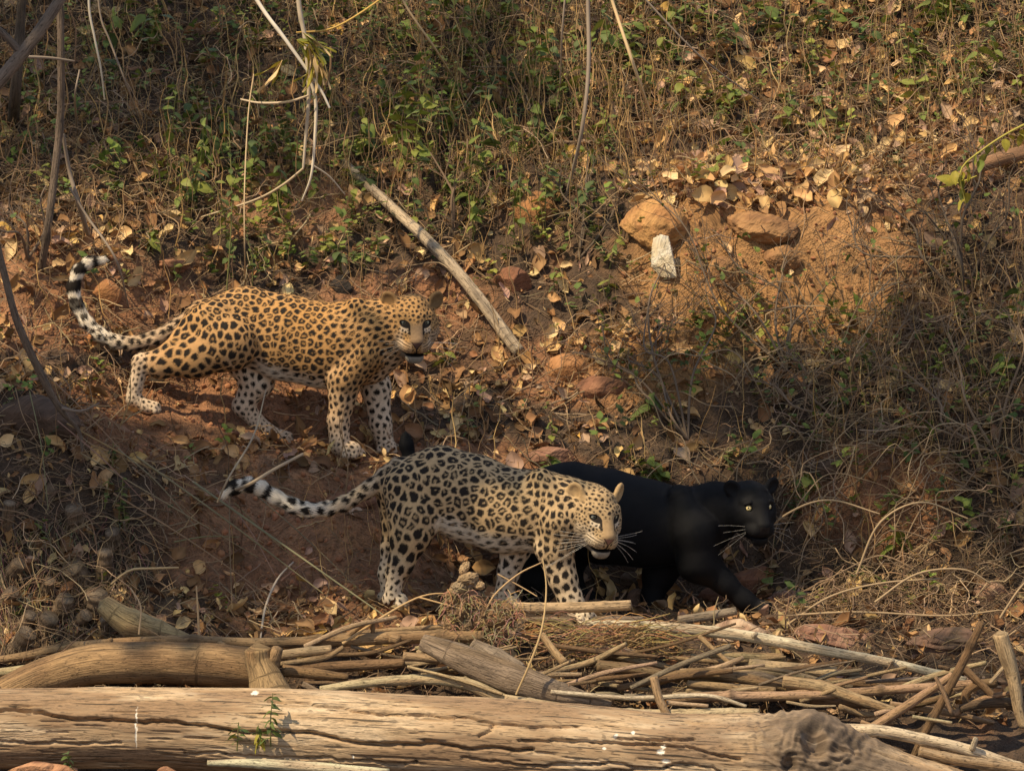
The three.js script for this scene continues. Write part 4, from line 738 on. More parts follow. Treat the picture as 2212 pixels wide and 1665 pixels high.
stick([[556, 1402, 0.80], [560, 1430, 0.80], [574, 1465, 0.82], [590, 1520, 0.86]], [27, 29, 38, 52], 'gold', 'short upright brown log stump butting against the curved log', { name: 'log_stump', cat: 'log', radial: 22, step: 0.008, rough: 0.2, freq: 7, ridge: 0.08, tip: 0.55, parts: [[588, 1440, 0.80, 12, -40, 16]] });
stick([[-20, 1428, 0.47], [60, 1416, 0.48], [125, 1402, 0.49], [240, 1391, 0.5], [400, 1384, 0.5], [550, 1389, 0.5], [725, 1384, 0.5], [850, 1377, 0.5], [1045, 1374, 0.5]], [8, 11, 12, 12, 11, 12, 14, 14, 12], 'gold', 'very long thin brown branch lying behind the curved log', { name: 'long_branch', cat: 'branch', node: 0.5, nodeUp: 0.35, nodeW: 0.02, freq: 6, parts: [[225, 1392, 0.5, 16, -10, 8], [472, 1390, 0.52, 14, 6, 8], [738, 1384, 0.5, 60, -48, 7], [805, 1370, 0.5, 2, -24, 5], [845, 1378, 0.52, 18, 6, 11]] });
stick([[640, 1386, 0.44], [800, 1366, 0.42], [985, 1352, 0.40]], [5, 6, 6], 'tan', 'thin tan cane lying behind the long brown branch');
stick([[222, 1305, 0.40], [270, 1340, 0.42], [330, 1362, 0.42], [410, 1380, 0.42]], [20, 30, 25, 8], 'tan', 'broken wedge of splintered pale wood lying left behind the long branch', { name: 'broken_wood', cat: 'wood', radial: 18, ridge: 0.25, step: 0.01, rough: 0.2, tip: 0.5 });
stick([[605, 1415, 0.64], [660, 1408, 0.64], [716, 1402, 0.64]], [10, 10, 9], 'pale', 'short peeling pale cane right of the log stump', { ...bam, ridge: 0.1 });
stick([[606, 1434, 0.68], [700, 1420, 0.66], [742, 1398, 0.66]], [5, 7, 5], 'tan', 'thin crooked branch under the peeling pale cane');
stick([[620, 1441, 0.66], [720, 1440, 0.66], [874, 1432, 0.66]], [9, 12, 10], 'brown', 'brown stick behind the pale bamboo beside the log stump');
stick([[610, 1448, 0.74], [690, 1456, 0.74], [752, 1463, 0.74]], [13, 12, 7], 'brown', 'pointed brown stick right of the log stump');
stick([[692, 1490, 0.86], [800, 1474, 0.88], [925, 1468, 0.9], [1005, 1477, 0.92], [1060, 1500, 0.94], [1120, 1530, 0.96]], [8, 10, 11, 11, 14, 15], 'pale', 'pale bamboo lying just above the middle of the foreground log', bam);
stick([[871, 1417, 0.72], [950, 1424, 0.72]], [9, 9], 'tan', 'short tan stub under the weathered plank', bam);
stick([[912, 1387, 0.80], [990, 1420, 0.86], [1100, 1462, 0.9], [1200, 1495, 0.92], [1320, 1522, 0.92]], [17, 30, 33, 24, 8], 'grey', 'weathered grey plank of driftwood with pitted grain', { name: 'driftwood_plank', cat: 'driftwood', radial: 24, step: 0.008, flat: 0.75, ridge: 0.22, rough: 0.16 });
stick([[1018, 1392, 0.74], [1060, 1420, 0.76], [1120, 1460, 0.8]], [14, 26, 26], 'grey', 'second rounded lobe of grey driftwood behind the weathered plank', { name: 'driftwood_plank', cat: 'driftwood', radial: 22, step: 0.008, ridge: 0.2 });
stick([[880, 1440, 0.90], [990, 1468, 0.94], [1085, 1500, 0.98]], [6, 7, 6], 'pale', 'flat split cane leaning on the weathered plank', { flat: 0.5 });
stick([[1110, 1312, 0.44], [1180, 1313, 0.45], [1280, 1311, 0.45], [1363, 1307, 0.45]], [11.5, 11.5, 11.5, 11], 'pale', 'short thick pale bamboo piece lying over the pale leopard\'s front paw', { ...bam, node: 0.27, radial: 14 });
stick([[1250, 1349, 0.46], [1355, 1350, 0.47], [1495, 1360, 0.48], [1625, 1376, 0.5], [1766, 1403, 0.52], [1926, 1433, 0.55], [2085, 1470, 0.6]], [9, 11, 12, 12, 11, 10, 8], 'white', 'longest pale bamboo pole sloping right below the black leopard', { ...bam, node: 0.31, radial: 12, parts: [[1382, 1352, 0.5, 4, -4, 6], [1628, 1374, 0.53, 6, -6, 6], [1925, 1431, 0.57, 5, -6, 6]] });
stick([[1578, 1395, 0.80], [1470, 1436, 0.84], [1362, 1486, 0.88]], [6, 6, 5], 'grey', 'straight grey stick slanting across the middle of the pile');
stick([[1290, 1437, 0.70], [1400, 1450, 0.70], [1470, 1468, 0.70]], [12, 12, 9], 'brown', 'blunt brown stick under the slanting grey stick');
stick([[1420, 1472, 0.74], [1470, 1458, 0.74], [1540, 1455, 0.74], [1615, 1467, 0.74], [1705, 1488, 0.76]], [9, 12, 13, 12, 8], 'brown', 'curved brown plank in the middle of the pile');
stick([[1618, 1434, 0.62], [1700, 1443, 0.62], [1806, 1453, 0.62]], [11, 13, 13], 'pale', 'tan bamboo end pointing right beside the long pale pole', bam);
stick([[1535, 1412, 0.54], [1610, 1418, 0.54], [1692, 1420, 0.54]], [8, 9, 9], 'tan', 'cut tan bamboo behind the pointing bamboo end', bam);
stick([[1440, 1512, 0.88], [1535, 1505, 0.88], [1740, 1503, 0.86], [1856, 1495, 0.84], [2006, 1484, 0.84], [2128, 1474, 0.84]], [10, 11, 10, 10, 9, 8], 'tan', 'long tan branch lying level across the right of the pile', { node: 0.6, nodeUp: 0.5, nodeW: 0.012 });
stick([[1692, 1472, 0.80], [1776, 1484, 0.84], [1860, 1512, 0.9], [1935, 1537, 0.94]], [13, 13, 11, 9], 'tan', 'tan bamboo crossing under the level branch', bam);
stick([[1770, 1470, 0.66], [1870, 1478, 0.66], [1990, 1482, 0.66]], [9, 10, 8], 'brown', 'brown stick behind the level branch');
stick([[2121, 1344, 1.06], [2085, 1420, 1.06], [2046, 1495, 1.06], [2005, 1570, 1.06], [1970, 1640, 1.06]], [8, 9, 9, 9, 7], 'brown', 'upright brown stick slanting across the pile at right', { node: 0.33, nodeUp: 0.4, nodeW: 0.015, parts: [[2108, 1385, 1.06, 18, -4, 5], [2050, 1445, 1.06, -22, -6, 5], [2060, 1490, 1.08, 22, -4, 4]] });
stick([[2160, 1370, 1.02], [2172, 1410, 1.02], [2190, 1470, 1.02], [2200, 1530, 1.02], [2212, 1570, 1.02]], [17, 17, 14, 12, 10], 'pale', 'thick bleached upright branch at the right edge', { radial: 14, tip: 0.5, parts: [[2178, 1430, 1.02, -40, 45, 5]] });
stick([[1880, 1575, 1.04], [1986, 1507, 1.03], [2058, 1458, 1.0]], [10, 10, 8], 'tan', 'tan stick rising right across the upright brown stick');
stick([[1800, 1575, 1.16], [1906, 1580, 1.16], [2006, 1600, 1.15], [2096, 1622, 1.14], [2230, 1668, 1.12]], [12, 13, 12, 12, 11], 'white', 'thick pale bamboo at the lower right above the log end', { ...bam, parts: [[2100, 1618, 1.16, 8, -24, 7]] });
stick([[2230, 1520, 0.94], [2136, 1518, 0.95], [2074, 1531, 0.96]], [11, 11, 9], 'dark', 'dark brown stick lying level at the right edge');
stick([[2021, 1462, 1.1], [2040, 1500, 1.1], [2055, 1540, 1.1]], [4, 5, 4], 'tan', 'short thin twig hanging by the upright brown stick');
stick([[1190, 1494, 0.95], [1255, 1500, 0.95], [1380, 1508, 0.95], [1525, 1503, 0.95], [1612, 1526, 0.96]], [5, 5, 5.5, 5, 4], 'white', 'thin pale cane lying along the top of the foreground log', { node: 0.3 });
stick([[1412, 1462, 1.02], [1418, 1490, 1.03], [1428, 1520, 1.04], [1448, 1556, 1.05]], [9, 9, 9, 8], 'tan', 'short bent stub standing in the middle of the pile');
stick([[1090, 1512, 0.98], [1230, 1533, 0.98], [1385, 1546, 1.0], [1560, 1541, 1.0], [1640, 1540, 1.0]], [12, 13, 14, 13, 9], 'pale', 'pale bamboo lying right behind the foreground log', bam);
stick([[1440, 1518, 1.0], [1530, 1525, 1.01]], [5, 4], 'pale', 'short pale cane right of the bent stub');
stick([[1971, 1548, 1.12], [2056, 1562, 1.12]], [4, 4], 'pale', 'thin pale twig near the bleached branch');
stick([[1750, 1512, 0.80], [1850, 1520, 0.80], [1960, 1526, 0.8]], [9, 10, 8], 'brown', 'dull brown stick under the crossing bamboo');
stick([[1985, 1622, 1.18], [2060, 1640, 1.18], [2140, 1652, 1.16], [2230, 1664, 1.16]], [10, 12, 12, 12], 'tan', 'tan branch at the bottom right corner', bam);
stick([[2080, 1440, 0.92], [2110, 1470, 0.93], [2152, 1508, 0.94]], [8, 8, 7], 'brown', 'brown stick leaning behind the bleached branch');
stick([[2151, 1474, 0.90], [2110, 1480, 0.92], [2085, 1500, 0.93], [2090, 1530, 0.94]], [10, 10, 9, 7], 'brown', 'curved brown root right of the upright stick');
stick([[1485, 1477, 0.8], [1605, 1487, 0.8], [1675, 1492, 0.8]], [8, 9, 8], 'gold', 'golden brown stick under the curved plank');
stick([[1510, 1374, 0.6], [1550, 1410, 0.64], [1588, 1442, 0.68]], [5, 5, 4], 'tan', 'thin cane crossing behind the slanting grey stick');
stick([[1465, 1340, 0.18], [1520, 1332, 0.16], [1590, 1320, 0.14]], [10, 11, 9], 'grey', 'grey branch lying under the black leopard\'s stride');
stick([[1120, 1340, 0.34], [1250, 1338, 0.34], [1390, 1337, 0.34]], [7, 7, 6], 'grey', 'grey stick behind the short thick bamboo piece');
stick([[1170, 1370, 0.60], [1200, 1412, 0.64], [1220, 1432, 0.66]], [7, 9, 9], 'tan', 'broken tan stub left of the grass tangle');
stick([[1200, 1395, 0.62], [1300, 1408, 0.62], [1420, 1418, 0.60]], [5, 6, 5], 'brown', 'thin brown stick under the grass tangle');
stick([[448, 1648, 1.52], [560, 1650, 1.52], [720, 1662, 1.52], [840, 1672, 1.52]], [6, 11, 12, 11], 'white', 'pale bare stick lying in front of the log at the bottom edge', { radial: 12 });
stick([[1860, 1560, 1.0], [1890, 1570, 1.02], [1930, 1560, 1.04]], [6, 7, 5], 'gold', 'small curled root beside the log knot');
stick([[-20, 1455, 0.6], [50, 1445, 0.6], [100, 1432, 0.6]], [9, 9, 5], 'pale', 'pale forked stick at the left edge above the curved log', { parts: [[66, 1442, 0.6, 28, -16, 6]] });
for (let i = 0; i < 85; i++) { // small pieces that fill the pile
  const u = rr(640, 2180), v = lerp(1395, 1525, rnd()) + (u > 1700 ? 25 : 0), z = lerp(0.5, 0.95, (v - 1390) / 150), L = rr(50, 300), a = rr(-0.35, 0.35), r = rr(2.5, 8);
  if (u > 1200 && v < 1352 + Math.max(0, u - 1400) * 0.16 + 42) continue; const g0 = hit(clamp(u, 0, 2200), v); const zz = Math.max(z, g0.z - 0.05);
  stick([[u, v, zz], [u + L * 0.5 * Math.cos(a), v + L * 0.5 * Math.sin(a) + rr(-13, 13), zz + rr(-.04, .04)], [u + L * Math.cos(a), v + L * Math.sin(a), zz + rr(-.05, .05)]], [r, r, r * 0.7], pick(['tan', 'tan', 'brown', 'pale', 'pale', 'grey']), u < 1100 ? 'small loose stick in the left half of the driftwood pile' : u < 1650 ? 'small loose stick in the middle of the driftwood pile' : 'small loose stick in the right part of the driftwood pile', { grp: u < 1100 ? 'small sticks in the left of the pile' : u < 1650 ? 'small sticks in the middle of the pile' : 'small sticks in the right of the pile', radial: 7, step: 0.02 });
}
// uprooted bamboo rhizome with its beard of roots
{
  const base = at(1040, 1385, 0.44), G = group('rhizome_clump', base, 'knobby uprooted bamboo root clump with fibrous beard in front of the pale leopard', 'root');
  const lump = (pts, rad, c, o) => recentre(branchGeo(pts.map(q => at(...q)), rad.map(r => r / PX), c, { radial: 14, step: 0.006, rough: 0.35, freq: 22, ...o }), base);
  part('root_stalk', lump([[990, 1262, 0.45], [982, 1300, 0.45], [985, 1352, 0.44]], [15, 19, 24], WOOD.brown, { tip: 0.6 }), woodMat, G);
  for (const [u, v, ru, rv, rz, c] of [[1004, 1226, 9, 17, -0.6, 'tan'], [1012, 1250, 24, 14, 0.2, 'tan'], [1034, 1264, 14, 10, -0.3, 'tan'], [992, 1268, 18, 14, 0.5, 'pale'], [976, 1290, 15, 17, 0.2, 'gold'], [1002, 1296, 16, 15, 0.4, 'gold'], [966, 1310, 12, 10, 0, 'gold'], [990, 1325, 24, 18, 0.2, 'brown'], [972, 1350, 16, 17, 0, 'gold'], [1005, 1352, 18, 14, 0.3, 'tan'], [1120, 1352, 15, 12, 0.2, 'pale'], [1050, 1368, 22, 12, 0.1, 'gold']]) { const m = part('root_knob', stoneGeo(ru / PX, rv / PX, ru * 0.9 / PX, u + v, { round: 0.65, rough: 0.45, col: WOOD[c], col2: WOOD[c].map(q => q * 0.5), detail: 8 }), stoneMat, G); m.position.copy(at(u, v, 0.46 + (u % 7) * 0.004).sub(base)); m.rotation.z = rz; }
  part('root_ball', lump([[1020, 1345, 0.44], [1060, 1330, 0.44], [1105, 1330, 0.44]], [22, 34, 26], WOOD.brown, { tip: 0.5 }), woodMat, G);
  const hairs = []; for (let i = 0; i < 520; i++) { const u = rr(960, 1130), v = lerp(1270, 1378, rnd()) + (u > 1030 ? 40 * rnd() : 0), p = at(u, v, 0.48 + rr(-0.03, 0.03)), q = p.clone().add(v3(rr(-.05, .05), rr(-.06, .01), rr(0, .04))); hairs.push(branchGeo([p, p.clone().lerp(q, 0.5).add(v3(rr(-.012, .012), 0.01, 0)), q], [0.0016, 0.0008], WOOD.tan.map(c => c * rr(0.6, 1.1)), { radial: 4, segs: 4 })); }
  part('root_beard', recentre(mergeGeometries(hairs), base), twigMat, G).userData.kind = 'stuff';
}
// stones
function stone(u, v, z, ru, rv, label, o = {}) { const c = z > 1 ? at(u, v, z) : hit(u, v + rv * 0.25).addScaledVector(dirOf(u, v), 0.004 * 0).add(v3(0, rv * (0.15 + (o.out ?? 0)) / PX, ((o.out ?? 0) - 0.1) * ru / PX)); const m = new THREE.Mesh(stoneGeo(ru / PX, rv / PX, (o.d ?? 0.8) * (ru + rv) / 2 / PX, Math.round(u + v), o), stoneMat); m.position.copy(c); m.rotation.set(o.rx ?? 0, o.ry ?? rr(-.3, .3), o.rz ?? 0); return top(o.name ?? 'rock', m, label, o.cat ?? 'rock', o.grp); }
const PINK = { col: [0.34, 0.20, 0.14], col2: [0.22, 0.11, 0.07] }, RED = { col: [0.33, 0.165, 0.09], col2: [0.20, 0.09, 0.05] }, OCH = { col: [0.52, 0.27, 0.09], col2: [0.36, 0.17, 0.065] };
stone(1622, 1255, -0.36, 72, 40, 'rounded red boulder behind the black leopard\'s striding leg', { ...RED, col: [0.26, 0.12, 0.055] });
stone(1712, 1306, -0.12, 70, 34, 'layered pink rock beside the black leopard\'s front paw', { ...PINK, layer: 22 });
stone(1605, 1368, 0.16, 76, 34, 'pale flat rock below the black leopard\'s front paw', { col: [0.50, 0.37, 0.26], col2: [0.30, 0.19, 0.13] });
stone(1800, 1384, 0.22, 110, 48, 'broad pinkish rock behind the long pale bamboo pole', { ...PINK, layer: 14, rough: 0.1 });
stone(2040, 1392, 0.26, 130, 44, 'broad dark layered rock behind the pile at right', { col: [0.17, 0.10, 0.07], col2: [0.09, 0.06, 0.04], layer: 16 });
stone(2140, 1284, -0.02, 42, 30, 'pinkish pale rock set in the bank at right', { col: [0.42, 0.28, 0.20], col2: [0.28, 0.15, 0.09] });
stone(1363, 1252, -0.50, 28, 20, 'grey block of rock under the black leopard\'s belly', { col: [0.20, 0.14, 0.10], cuts: 7 });
stone(1376, 1302, -0.40, 26, 36, 'upright brown rock left of the black leopard\'s planted leg', { col: [0.22, 0.13, 0.085], cuts: 7 });
stone(1545, 1290, -0.44, 40, 26, 'small dark red rock under the black leopard\'s chest', { col: [0.20, 0.09, 0.05] });
stone(1425, 486, -1.86, 92, 72, 'large ochre boulder on the bare red face', { col: [0.50, 0.28, 0.105], col2: [0.38, 0.19, 0.075], round: 0.15, cuts: 14, rough: 0.14, d: 0.8 });
stone(1440, 574, -1.66, 48, 62, 'bright white stone chip in the bare red face', { col: [0.85, 0.80, 0.68], col2: [0.74, 0.62, 0.42], out: 0.4, d: 0.6, cuts: 13, dmin: 0.32, rough: 0.08, rz: 0.35 });
stone(1462, 570, -1.68, 18, 16, 'small yellowish stone right against the white stone', { col: [0.62, 0.47, 0.26], d: 0.6 });
stone(1225, 800, -1.36, 54, 44, 'rounded orange boulder right of the leaning pole\'s foot', { ...OCH, col: [0.42, 0.21, 0.09], round: 0.5, rough: 0.06 });
stone(1300, 838, -1.26, 62, 34, 'low red boulder beside the rounded orange boulder', { ...RED, round: 0.4 });
stone(1690, 560, -1.6, 46, 38, 'red clod of stone in the middle of the bare face', { col: [0.36, 0.20, 0.085], col2: [0.27, 0.14, 0.062], round: 0.35, rough: 0.18 });
stone(1560, 590, -1.62, 42, 46, 'brown clod of stone right of the white stone', { col: [0.36, 0.20, 0.085], col2: [0.27, 0.14, 0.062], round: 0.35, rough: 0.18 });
stone(1640, 490, -1.74, 90, 44, 'wide brown clod under the drift of pale leaves', { col: [0.36, 0.20, 0.085], col2: [0.27, 0.14, 0.062], round: 0.35, rough: 0.18 });
stone(1160, 452, -2.0, 60, 52, 'ochre rock half buried left of the ochre boulder', { ...OCH, col: [0.36, 0.18, 0.075], round: 0.4 });
stone(1110, 606, -1.75, 50, 38, 'dark red rock right of the leaning pole', { ...RED, col: [0.24, 0.105, 0.055] });
stone(372, 576, -1.56, 46, 22, 'flat reddish rock above the golden leopard\'s rump', { ...RED, layer: 10 });
stone(224, 630, -1.34, 42, 38, 'red clay clod inside the curl of the golden leopard\'s tail', { ...OCH, col: [0.40, 0.175, 0.075], round: 0.5 });
stone(205, 735, -1.1, 30, 22, 'small orange clod below the golden leopard\'s tail', { ...OCH, col: [0.42, 0.19, 0.075], round: 0.4 });
stone(735, 616, -1.55, 33, 33, 'round blackened hollow log end behind the golden leopard\'s back', { name: 'charred_log_end', cat: 'log', col: [0.035, 0.026, 0.022], col2: [0.02, 0.016, 0.014], d: 0.5 });
stone(70, 905, -0.40, 110, 60, 'earth mound coloured dark for its shade at the left edge', { name: 'earth_mound', cat: 'mound', col: [0.12, 0.075, 0.05], col2: [0.08, 0.05, 0.035], round: 0.6, d: 0.6 });  // soil mound, its colour darkened to stand for shade
stone(118, 772, -0.82, 42, 20, 'dark weathered wood chunk left of the golden leopard\'s tail', { name: 'wood_chunk', cat: 'wood', col: [0.16, 0.10, 0.065], layer: 16 });
stone(750, 1080, -0.52, 70, 24, 'low reddish stone ledge above the pale leopard\'s tail', { ...RED, round: 0.3 });
stone(1010, 1000, -0.74, 60, 20, 'flat reddish stone behind the pale leopard\'s rump', { ...PINK, round: 0.2 });
stone(1190, 985, -0.84, 55, 24, 'flat brown stone above the pale leopard\'s shoulder', { ...PINK, col: [0.28, 0.15, 0.10] });
stone(1285, 1370, 0.3, 40, 22, 'small brown stone behind the grass tangle', { ...PINK });
stone(125, 1662, 1.5, 58, 14, 'red brick-like stone at the bottom left edge', { ...RED, col: [0.42, 0.22, 0.12] });
stone(70, 1662, 1.52, 52, 16, 'flat orange stone at the bottom left corner', { ...RED, col: [0.45, 0.24, 0.13] });
stone(362, 1668, 1.5, 22, 12, 'small orange stone at the bottom edge', { ...RED, col: [0.45, 0.24, 0.13] });
stick([[1690, 1032], [1750, 1022], [1800, 1012], [1830, 985]].map(([u, v]) => [u, v, hit(u, v).z]), [14, 24, 26, 16], 'dark', 'dark knobbly log fragment right of the black leopard\'s ear', { name: 'log_fragment', cat: 'wood', radial: 18, step: 0.008, rough: 0.22 });
// leaning pole and larger fallen branches on the bank
{ const a = hit(1122, 770), b = hit(742, 372), p = [a.clone().add(v3(0, 0.02, 0.03)), a.clone().lerp(b, 0.4).add(v3(0.01, 0.09, 0.10)), b.clone().add(v3(0, 0.05, 0.04))]; const m = new THREE.Mesh(recentre(branchGeo(p, [0.029, 0.026, 0.020], [0.54, 0.43, 0.30], { radial: 14, step: 0.012, rough: 0.12, freq: 6, col2: [0.24, 0.19, 0.14], node: 0.22, nodeUp: 0.08 }), a), woodMat); m.position.copy(a); top('leaning_pole', m, 'pale pole leaning on the bank right of the golden leopard', 'pole'); }
{ const a = hit(2005, 440), b = hit(2235, 335), p = [a, a.clone().lerp(b, 0.5).add(v3(0, 0.05, 0.05)), b.clone().add(v3(0.2, 0.05, 0))].map(q => q.add(v3(0, 0.02, 0.02))); const base = p[0].clone(); const m = new THREE.Mesh(recentre(branchGeo(p, [0.02, 0.034, 0.036], [0.34, 0.19, 0.10], { radial: 14, rough: 0.14 }), base), woodMat); m.position.copy(base); top('fallen_branch', m, 'thick reddish branch lying on the slope at the right edge', 'branch'); }
// ---------------------------------------------------------------- standing and hanging stems, bamboo stumps, green plants
rnd = mulberry(404);
function stem(name, pts, rad, col, label, cat, o = {}) { const P = pts.map(q => q.isVector3 ? q : at(...q)), base = P[0].clone(); const g = recentre(branchGeo(P, rad.map(r => r / PX), col, { radial: 7, step: 0.03, rough: 0.12, ...o }), base); const m = new THREE.Mesh(g, o.mat ?? twigMat); m.position.copy(base); return top(name, m, label, cat, o.grp); }
const GREY = [0.26, 0.21, 0.165], DK = [0.10, 0.075, 0.055], STRAW = [0.47, 0.32, 0.15], WHITE = [0.72, 0.66, 0.56], BRN = [0.20, 0.125, 0.07];
const on = (u, v, dy = 0) => { const p = hit(u, v); p.y += dy; return p; };
stem('sapling', [on(90, 582), [104, 490, -1.15], [118, 380, -1.15], [131, 250, -1.15], [132, 100, -1.1], [128, -30, -1.1], [120, -160, -1.1]], [9, 9, 9.5, 9, 8.5, 8, 8], [0.20, 0.15, 0.115], 'grey sapling stem standing upright at upper left', 'sapling', { mat: woodMat, node: 0.5, nodeUp: 0.25, nodeW: 0.02 });
stem('tree_branch', [[-160, 320, 0.5], [-40, 215, 0.5], [45, 120, 0.45], [110, 30, 0.4], [180, -90, 0.3], [260, -220, 0.2]], [17, 15, 14, 12, 11, 10], [0.22, 0.165, 0.125], 'thick grey branch slanting across the top left corner', 'branch', { mat: woodMat, radial: 12 });
stem('tree_branch', [[-80, 20, 0.45], [0, 66, 0.45], [48, 118, 0.45]], [9, 8, 8], [0.2, 0.15, 0.115], 'short branch joining the thick branch from the left edge', 'branch', { mat: woodMat });
stem('dark_stem', [on(28, 270), [34, 200, -1.9], [44, 60, -1.9], [50, -60, -1.9], [52, -160, -1.9]], [15, 15, 13, 11, 10], DK, 'dark upright trunk behind the thick branch at left', 'trunk', { mat: woodMat });
stem('twig', [[45, 122, -1.0], [110, 125, -1.05], [160, 132, -1.1]], [4, 3.5, 2.5], GREY, 'twig reaching right behind the grey sapling', 'twig');
stem('twig', [on(168, 290), [162, 210, -1.6], [172, 150, -1.6]], [3, 3, 2], GREY, 'short pale vertical twig right of the grey sapling', 'twig');
stem('branch', [on(196, 525), [170, 440, -1.25], [150, 370, -1.25], [136, 290, -1.2]], [5, 6, 5, 4], GREY, 'pale branch dropping right from the grey sapling', 'branch');
stem('branch', [on(278, 665), [250, 560, -1.1], [190, 470, -1.2], [150, 405, -1.2]], [2, 2.5, 3, 2.5], GREY, 'thin grey twig reaching down beside the golden leopard\'s tail', 'twig');
stem('branch', [[178, 975, -0.2], [170, 930, -0.2], [128, 880, -0.1], [80, 790, 0], [36, 690, 0.1], [4, 570, 0.15], [-30, 440, 0.2]], [3, 6, 9, 9, 8, 8, 8], [0.21, 0.165, 0.13], 'dark grey curved branch coming down at the left edge', 'branch', { mat: woodMat });
stem('branch', [[128, 880, -0.1], [175, 888, -0.12], [215, 870, -0.14]], [4, 3, 1.5], [0.21, 0.165, 0.13], 'side twig of the curved branch at left', 'twig');
stem('vine', [[200, -160, -1.6], [192, 0, -1.6], [204, 80, -1.6], [218, 150, -1.6], [226, 215, -1.65]], [3, 3, 3, 2.6, 1.5], WHITE.map(c => c * 0.7), 'thin pale twig hanging from the top left', 'vine');
stem('vine', [[205, -160, -1.7], [215, 20, -1.7], [238, 90, -1.7], [280, 200, -1.75], on(305, 270)], [2.5, 2.5, 2.2, 2, 1.5], GREY, 'thin grey twig sloping right of the hanging pale twig', 'vine');
{ // the white bamboo shoot with its leaf tufts
  const base = at(560, -160, -1.35), G = group('bamboo_shoot', base, 'bright white bare shoot slanting down from the top with grassy tufts', 'bamboo');
  const S = (pts, rad, c) => part('stem', recentre(branchGeo(pts.map(q => at(...q)), rad.map(r => r / PX), c, { radial: 8, step: 0.03, node: 0.25, rough: 0.04 }), base), twigMat, G);
  S([[470, -160, -1.4], [555, 0, -1.35], [620, 90, -1.3], [690, 190, -1.3], [712, 233, -1.3]], [5, 5, 4.6, 4, 2.5], WHITE);
  for (const [u, v, a] of [[655, 70, 0.4], [668, 95, 1.0], [700, 130, 1.6], [680, 120, 0.9], [610, 130, 1.9], [640, 85, -0.2]]) for (let k = 0; k < 7; k++) { const m = part('leaf', greenGeos[2], pick([greenMats[2], greenMats[4], dryMats[1]]), G); m.position.copy(at(u, v, -1.29).sub(base)); const s = rr(0.10, 0.20); m.scale.set(s, s, s * 0.30); m.rotation.set(rr(-.5, .5), rr(-0.8, 0.8), -a * 0.9 + rr(-0.5, 0.4) - 0.6); }
}
stem('hanging_stem', [[640, -180, -1.4], [645, 0, -1.4], [660, 90, -1.4], [667, 200, -1.4], [660, 300, -1.4], [655, 362, -1.4]], [6, 6, 5.5, 5, 4, 3], [0.50, 0.42, 0.32], 'grey bare stem hanging left of where the white shoot ends', 'stem', { node: 0.25 });
stem('hanging_stem', [[670, 170, -1.35], [682, 220, -1.35], [680, 300, -1.35], [672, 380, -1.35], [652, 434, -1.4]], [4, 4, 3.5, 3, 2], [0.66, 0.58, 0.46], 'thin white stem curving down beside the grey hanging stem', 'stem');
stem('twig', [[520, 214, -1.5], [560, 222, -1.45], [620, 220, -1.4], [666, 206, -1.38]], [2, 3, 3, 2.5], [0.52, 0.42, 0.30], 'curved pale twig crossing the grey hanging stem', 'twig');
stem('twig', [[655, 364, -1.45], [610, 400, -1.5], [550, 432, -1.6], on(430, 480, 0.02)], [3, 3, 2.6, 2], [0.5, 0.40, 0.27], 'long pale twig sloping left from the grey hanging stem', 'twig');
stem('twig', [[672, 355, -1.4], [710, 380, -1.45], [745, 420, -1.5]], [2.5, 2.2, 1.2], [0.55, 0.46, 0.34], 'short pale twig sloping right from the hanging stem', 'twig');
stem('twig', [[640, 70, -1.45], [720, 60, -1.5], [812, 5, -1.6], [860, -40, -1.6]], [1.8, 2.4, 2.4, 2], [0.55, 0.36, 0.10], 'golden dry stalk arching right at the top', 'stalk');
stem('twig', [[715, 100, -1.4], [712, 160, -1.4], [690, 215, -1.4], [660, 265, -1.45]], [2.5, 2.5, 2, 1.4], BRN, 'curved brown twig right of the white shoot', 'twig');
stem('vine', [[1268, -160, -1.9], [1270, 0, -1.9], [1271, 150, -1.8], [1255, 290, -1.75], on(1218, 458, 0.03)], [4.5, 5, 5, 4.5, 3.5], GREY, 'grey vine hanging straight down at top centre', 'vine');
stem('vine', [[1230, -100, -2.0], [1215, 60, -2.0], [1210, 180, -2.2]], [2.4, 2.4, 1.6], GREY.map(c => c * 1.2), 'thin pale vine left of the grey vine', 'vine');
stem('straw_stalk', [[1290, -110, -2.2], [1322, 0, -2.2], [1372, 150, -2.1], on(1420, 300, 0.03)], [3.5, 4, 3.8, 3], [0.62, 0.46, 0.26], 'pale straw stalk leaning right of the grey vine', 'stalk');
stem('straw_stalk', [[840, -100, -2.4], [870, 0, -2.4], [940, 105, -2.4], on(984, 190, 0.03)], [2.5, 2.8, 2.5, 2], [0.5, 0.36, 0.2], 'thin straw stalk sloping down at top centre left', 'stalk');
stem('straw_stalk', [[1340, -60, -1.4], [1480, 90, -1.4], [1560, 160, -1.5], [1640, 215, -1.7]], [2.6, 2.4, 2, 1.2], GREY, 'blurred grey stalk sloping right at top', 'stalk');
stem('straw_stalk', [on(530, 692, 0.12), [529, 560, -0.78], [528, 420, -0.8], [536, 250, -1.2], [548, 160, -1.5]], [1.4, 1.5, 1.6, 1.6, 1.2], [0.46, 0.34, 0.20], 'thin straw stalk hanging in front of the golden leopard\'s back', 'stalk');
stem('straw_stalk', [on(478, 1078, 0.03), [530, 1050, 0.18], [590, 1015, 0.16], [655, 980, 0.1]], [3.6, 4, 4, 3], [0.34, 0.27, 0.19], 'straight grey stalk crossing the tip of the pale leopard\'s tail', 'stalk');
stem('straw_stalk', [[470, 1085, 0.15], [495, 1030, 0.2], [548, 940, 0.0], [575, 840, -0.2]], [2, 2.2, 2, 1], [0.34, 0.27, 0.19], 'thin grey stalk rising beside the straight grey stalk', 'stalk');
